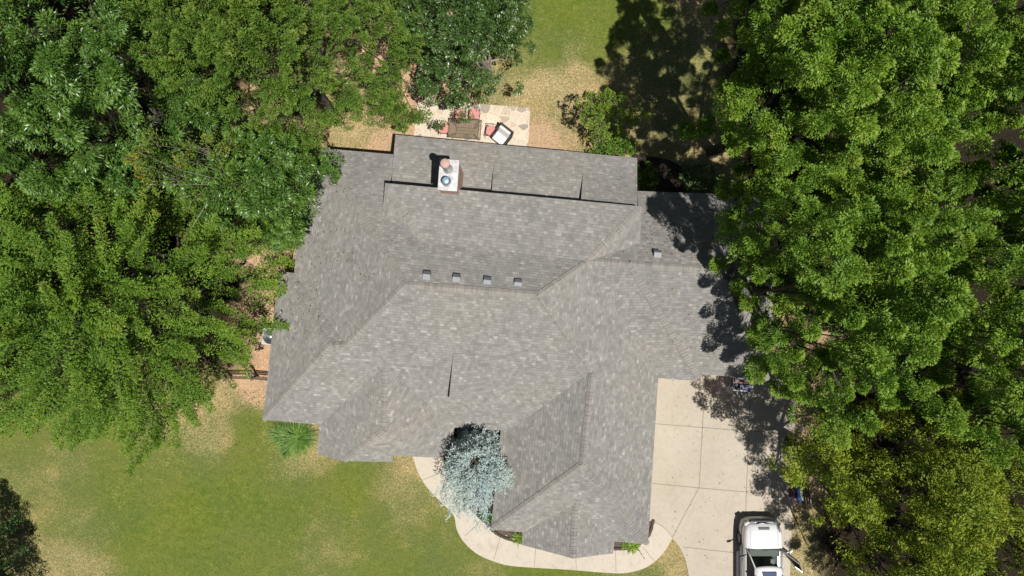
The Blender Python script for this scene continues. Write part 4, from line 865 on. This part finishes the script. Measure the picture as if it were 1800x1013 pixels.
# ------------------------------------------------------------------ things beside the house
def ac_unit():
    c_ = at(475, 592, .8); root = thing('air_conditioner', (c_.x, c_.y, 0), 'pale grey outdoor air conditioner half under the left eave', 'air conditioner', None, R(-6))
    G = flat('ac_grey', (.50, .52, .51), .5, .1); MB().box((0, 0, .42), (.78, .78, .74)).build('casing', G, root, bevel=.03)
    MB().box((0, 0, .03), (.95, .95, .06)).build('concrete_pad', M_CONC, root)
    MB().lathe((0, 0, .79), [(.34, 0), (.34, .03), (.31, .03), (.31, .005), (.0, .0)], 28).build('fan_opening', M_BLACK, root)
    g = MB()
    for r_ in (.08, .14, .20, .26, .32): g.lathe((0, 0, .825), [(r_, -.004), (r_ + .008, 0), (r_, .004), (r_ - .008, 0), (r_, -.004)], 24)
    g.build('fan_guard', M_STEEL, root); MB().lathe((0, 0, .81), [(.07, 0), (.07, .03), (0, .04)], 14).build('fan_hub', M_STEEL, root)
ac_unit()
def rail_fence():
    a, b = at(432, 652, 1.0), at(478, 658, 1.0); a.z = b.z = 0; a2 = at(380, 652, 1.0)
    root = thing('rail_fence', (a.x, a.y, 0), 'short brown wooden rail fence running from the left wall under the tree', 'fence')
    inv = Matrix.Translation(-Vector((a.x, a.y, 0)))
    P = [at(392, 668, 1.0), at(440, 668, 1.0), at(470, 671, 1.0)]
    for q in P: o = MB().box((q.x, q.y, .55), (.09, .09, 1.1)).build('fence_post', M_WOODL, root); o.matrix_parent_inverse = inv
    for z_ in (.35, .7, 1.02):
        for p, q in zip(P[:-1], P[1:]):
            d = q - p; o = MB().box(((p.x + q.x) / 2, (p.y + q.y) / 2 + .06, z_), (d.length, .035, .12), math.atan2(d.y, d.x)).build('fence_rail', M_WOOD, root); o.matrix_parent_inverse = inv
    p = P[1]; q = at(434, 653, 1.0)
    for z_ in (.35, .7, 1.02):
        d = q - p; o = MB().box(((p.x + q.x) / 2, (p.y + q.y) / 2, z_), (d.length, .04, .12), math.atan2(d.y, d.x)).build('fence_rail', M_WOODL, root); o.matrix_parent_inverse = inv
rail_fence()
c_ = at(487, 431, .5); o = MB().lathe((c_.x, c_.y, 0), [(0, .02), (.20, .02), (.26, .48), (.28, .50), (.25, .50), (.20, .12), (0, .12)], 24).build('plastic_tub', flat('green_plastic', (.16, .40, .30), .5), smooth=R(30)); tag(o, 'round pale green plastic tub on bare earth by the left wall', 'tub')
# chain link fence beside the driveway
def chain_fence():
    P = [at(1414, 690, 1.3), at(1409, 745, 1.3), at(1403, 800, 1.3), at(1401, 835, 1.3)]
    root = thing('chain_link_fence', (P[0].x, P[0].y, 0), 'galvanised chain link fence in the shade along the right side of the driveway', 'fence'); inv = Matrix.Translation((-P[0].x, -P[0].y, 0))
    o = MB().tube(P, .024, 8).build('top_rail', flat('rail_metal', (.6, .62, .64), .4, .3), root); o.matrix_parent_inverse = inv
    for q in P: o = MB().tube([(q.x, q.y, 0), (q.x, q.y, 1.36)], .03, 8).build('fence_post', M_STEEL, root); o.matrix_parent_inverse = inv
    m = MB()
    for p, q in zip(P[:-1], P[1:]):
        L = (q - p).length; n_ = int(L / .11)
        for k in range(n_):
            for s_ in (-1, 1):
                u0 = k / n_; u1 = min(1, max(0, u0 + s_ * 1.2 / L)); a, b = p.lerp(q, u0), p.lerp(q, u1); hz = 1.2 * abs(u1 - u0) * L / 1.2
                m.tube([(a.x, a.y, .08), (b.x, b.y, .08 + hz)], .004, 3, cap=False)
    o = m.build('wire_mesh', M_STEEL, root, weld=False); o.matrix_parent_inverse = inv
chain_fence()
# workbench cart under the garage eave
def cart():
    c_ = at(1307, 676, .9); root = thing('utility_cart', (c_.x, c_.y, 0), 'white framed utility cart under the garage eave holding a blue bin', 'cart', None, R(-5))
    W_ = flat('cart_white_shaded', (.34, .38, .44), .4, .1); MB().box((0, 0, .42), (.92, .58, .04)).build('shelf', W_, root)  # white frame toned blue grey, tree shade painted into its colour
    MB().box((0, .0, .80), (.90, .56, .03)).build('tray', M_BLACK, root)
    r_ = MB(); r_.box((0, -.29, .88), (.90, .05, .05)); r_.box((-.44, -.10, .86), (.04, .36, .04)); r_.box((.44, -.10, .86), (.04, .36, .04)); r_.build('tray_rim', W_, root, weld=False)
    for sx in (-1, 1):
        for sy in (-1, 1): MB().box((sx * .43, sy * .26, .48), (.06, .06, .86)).build('corner_post', W_, root)
        for sy in (-1, 1): MB().lathe((sx * .42, sy * .25, .07), [(0, -.02), (.05, -.02), (.05, .02), (0, .02)], 12, Matrix.Rotation(R(90), 3, 'Y')).build('caster', M_BLACK, root)
    cc_ = root.location
    def on(name, label, cat, dx, dy, mb, mat):
        o = mb.build(name, mat, bevel=.01); o.location = (cc_.x + dx, cc_.y + dy, 0); o.rotation_euler = (0, 0, R(-5)); tag(o, label, cat)
    on('storage_bin', 'dark blue plastic bin standing on the cart', 'bin', .08, -.12, MB().box((0, 0, .90), (.52, .22, .16), top=1.08), flat('blue_plastic', (.012, .02, .13), .4))
    on('power_tool', 'long red tool with a black grip lying across the cart', 'tool', -.02, .06, MB().box((0, 0, .86), (.70, .06, .07)).box((-.30, .03, .87), (.16, .14, .1)), flat('red_plastic', (.28, .03, .03), .4))
    on('plastic_jug', 'small white jug at the left end of the cart', 'jug', -.30, .20, MB().lathe((0, 0, .82), [(0, 0), (.08, 0), (.085, .18), (.03, .24), (.03, .28), (0, .28)], 14), M_WHITE)
cart()
# clutter at the driveway edge
def clutter():
    def put(name, label, cat, px, py, z, mb, mat, rz=0, bevel=.01, group=None):
        c_ = at(px, py, z); o = mb.build(name, mat, bevel=bevel); o.location = (c_.x, c_.y, 0); o.rotation_euler = (0, 0, rz); tag(o, label, cat, group)
    M_BL = flat('blue_bag', (.03, .06, .17), .5, 0, .3, 8)
    put('storage_bag', 'blue and silver bag lying beside the driveway edge', 'bag', 1404, 870, .25, MB().lathe((0, 0, .16), [(0, -.42), (.09, -.40), (.13, -.2), (.12, .1), (.13, .3), (.07, .42), (0, .44)], 12, Matrix.Rotation(R(80), 3, 'X')), M_BL, R(8))
    put('plastic_sack', 'crumpled pinkish clear plastic sack at the end of the clutter', 'sack', 1398, 881, .12, MB().lathe((0, 0, .10), [(0, -.16), (.12, -.12), (.17, 0), (.12, .12), (0, .15)], 9, Matrix.Rotation(R(75), 3, 'X')), flat('pink_plastic', (.60, .42, .42), .25, 0, .25, 16), R(20))
    put('storage_box', 'long dark maroon box along the slab edge', 'box', 1395, 864, .3, MB().box((0, 0, .18), (.13, .66, .30)), flat('maroon_box', (.10, .03, .04), .6), R(-6))
    put('garden_trough', 'narrow green grey trough among the clutter', 'trough', 1409, 868, .25, MB().box((0, 0, .14), (.14, .68, .24)), flat('trough_green', (.22, .28, .20), .7), R(4))
    for k, (px, lab) in enumerate(((1413.5, 'dark weathered board on edge, nearest the green trough'), (1417.5, 'dark weathered board on edge, second from the trough'), (1422, 'pale weathered board, outermost by the tree'))):
        put('wooden_board', lab, 'board', px, 871 + k, .25, MB().box((0, 0, .20), (.045, .86, .34), ry=R(8)), M_WOOD if k < 2 else M_WOODL, R(5), .004, 'boards by the driveway')
clutter()
c_ = at(1298, 4, 1.2); o = MB().tube([(c_.x, c_.y, 0), (c_.x, c_.y, 1.5)], .05, 10).lathe((c_.x, c_.y, 1.5), [(.07, 0), (.07, .04), (0, .07)], 10).build('fence_post', flat('dark_post', (.05, .045, .04), .7)); tag(o, 'dark post standing in the shade at the top edge', 'post')
# pebbles and pale rocks in the front bed
for px, py, r_, lab in ((859.5, 928.5, .06, 'white stone at the left tip of the front bed'), (903, 947.5, .06, 'white stone in the brown mulch near the spiky plant'), (889.5, 941, .035, 'small pale pebble in the middle of the brown mulch')):
    q = at(px, py, .08); o = MB().lathe(q, [(0, -.04), (r_, -.02), (r_ * 1.05, .01), (r_ * .6, .04), (0, .05)], 9).build('garden_stone', flat('white_stone', (.7, .69, .66), .7)); tag(o, lab, 'stone')
# leaves fallen on the lawn and by the paving
def litter_shade(name, label, boxes, n, seed, mat):
    rg = np.random.RandomState(seed); V = []; 
    for (x0, y0, x1, y1), w_ in boxes:
        for _ in range(int(n * w_)):
            q = at(rg.uniform(x0, x1), rg.uniform(y0, y1), 0); a = rg.uniform(0, 6.28); l = rg.uniform(.04, .08); d = np.array([math.cos(a), math.sin(a), rg.normal(0, .15)]); s_ = np.array([-d[1], d[0], rg.normal(0, .2)]) * .35; p = np.array([q.x, q.y, .062])
            V.append([p, p + d * l * .5 + s_ * l, p + d * l, p + d * l * .5 - s_ * l])
    V = np.array(V); me = np_mesh(name, V.reshape(-1, 3), np.arange(len(V) * 4).reshape(-1, 4), {'tone': rg.rand(len(V))}, 'FACE'); me.materials.append(mat)
    o = link(bpy.data.objects.new(name, me)); tag(o, label, 'leaves', None, 'stuff')
litter_shade('fallen_leaves', 'dry brown leaves scattered on the driveway and bare ground', [((1180, 640, 1400, 1000), .35), ((1395, 850, 1480, 1010), .5), ((430, 430, 520, 700), .35), ((560, 190, 735, 260), .5), ((730, 180, 930, 250), .12), ((300, 690, 460, 800), .35)], 420, 5, leaf_mat('dry_leaf', (.12, .07, .03), (.36, .24, .11), None, .1))

# leaves caught on the shingles under the overhanging crowns
def roof_leaves():
    rg = np.random.RandomState(12); V = []
    for (x0, y0, x1, y1), f, n_ in (((522, 305, 600, 470), 'W1', 70), ((500, 500, 560, 600), 'W2', 40), ((1135, 345, 1255, 455), 'EN', 80), ((1180, 480, 1265, 640), 'ESr', 80), ((1060, 395, 1125, 450), 'EN', 12), ((600, 390, 690, 500), 'W1', 20)):
        nn, vs, c_ = FN[f]; p0 = Vector(RV[next(iter(v for v in RF[f].split()))])
        for _ in range(n_):
            q = np.array(onplane(rg.uniform(x0, x1), rg.uniform(y0, y1), nn, p0, .02)); a = rg.uniform(0, 6.28); h = np.cross([0, 0, 1.0], nn); h /= np.linalg.norm(h); k = np.cross(nn, h)
            d = h * math.cos(a) + k * math.sin(a); s_ = np.cross(nn, d) * .35; l = rg.uniform(.05, .10); V.append([q, q + d * l * .5 + s_ * l, q + d * l, q + d * l * .5 - s_ * l])
    V = np.array(V); me = np_mesh('roof_leaves', V.reshape(-1, 3), np.arange(len(V) * 4).reshape(-1, 4), {'tone': rg.rand(len(V))}, 'FACE'); me.materials.append(leaf_mat('roof_leaf', (.10, .07, .04), (.30, .22, .12), None, .05))
    o = link(bpy.data.objects.new('roof_leaves', me)); tag(o, 'dry leaves scattered over the shingles beneath the overhanging trees', 'leaves', None, 'stuff')
roof_leaves()
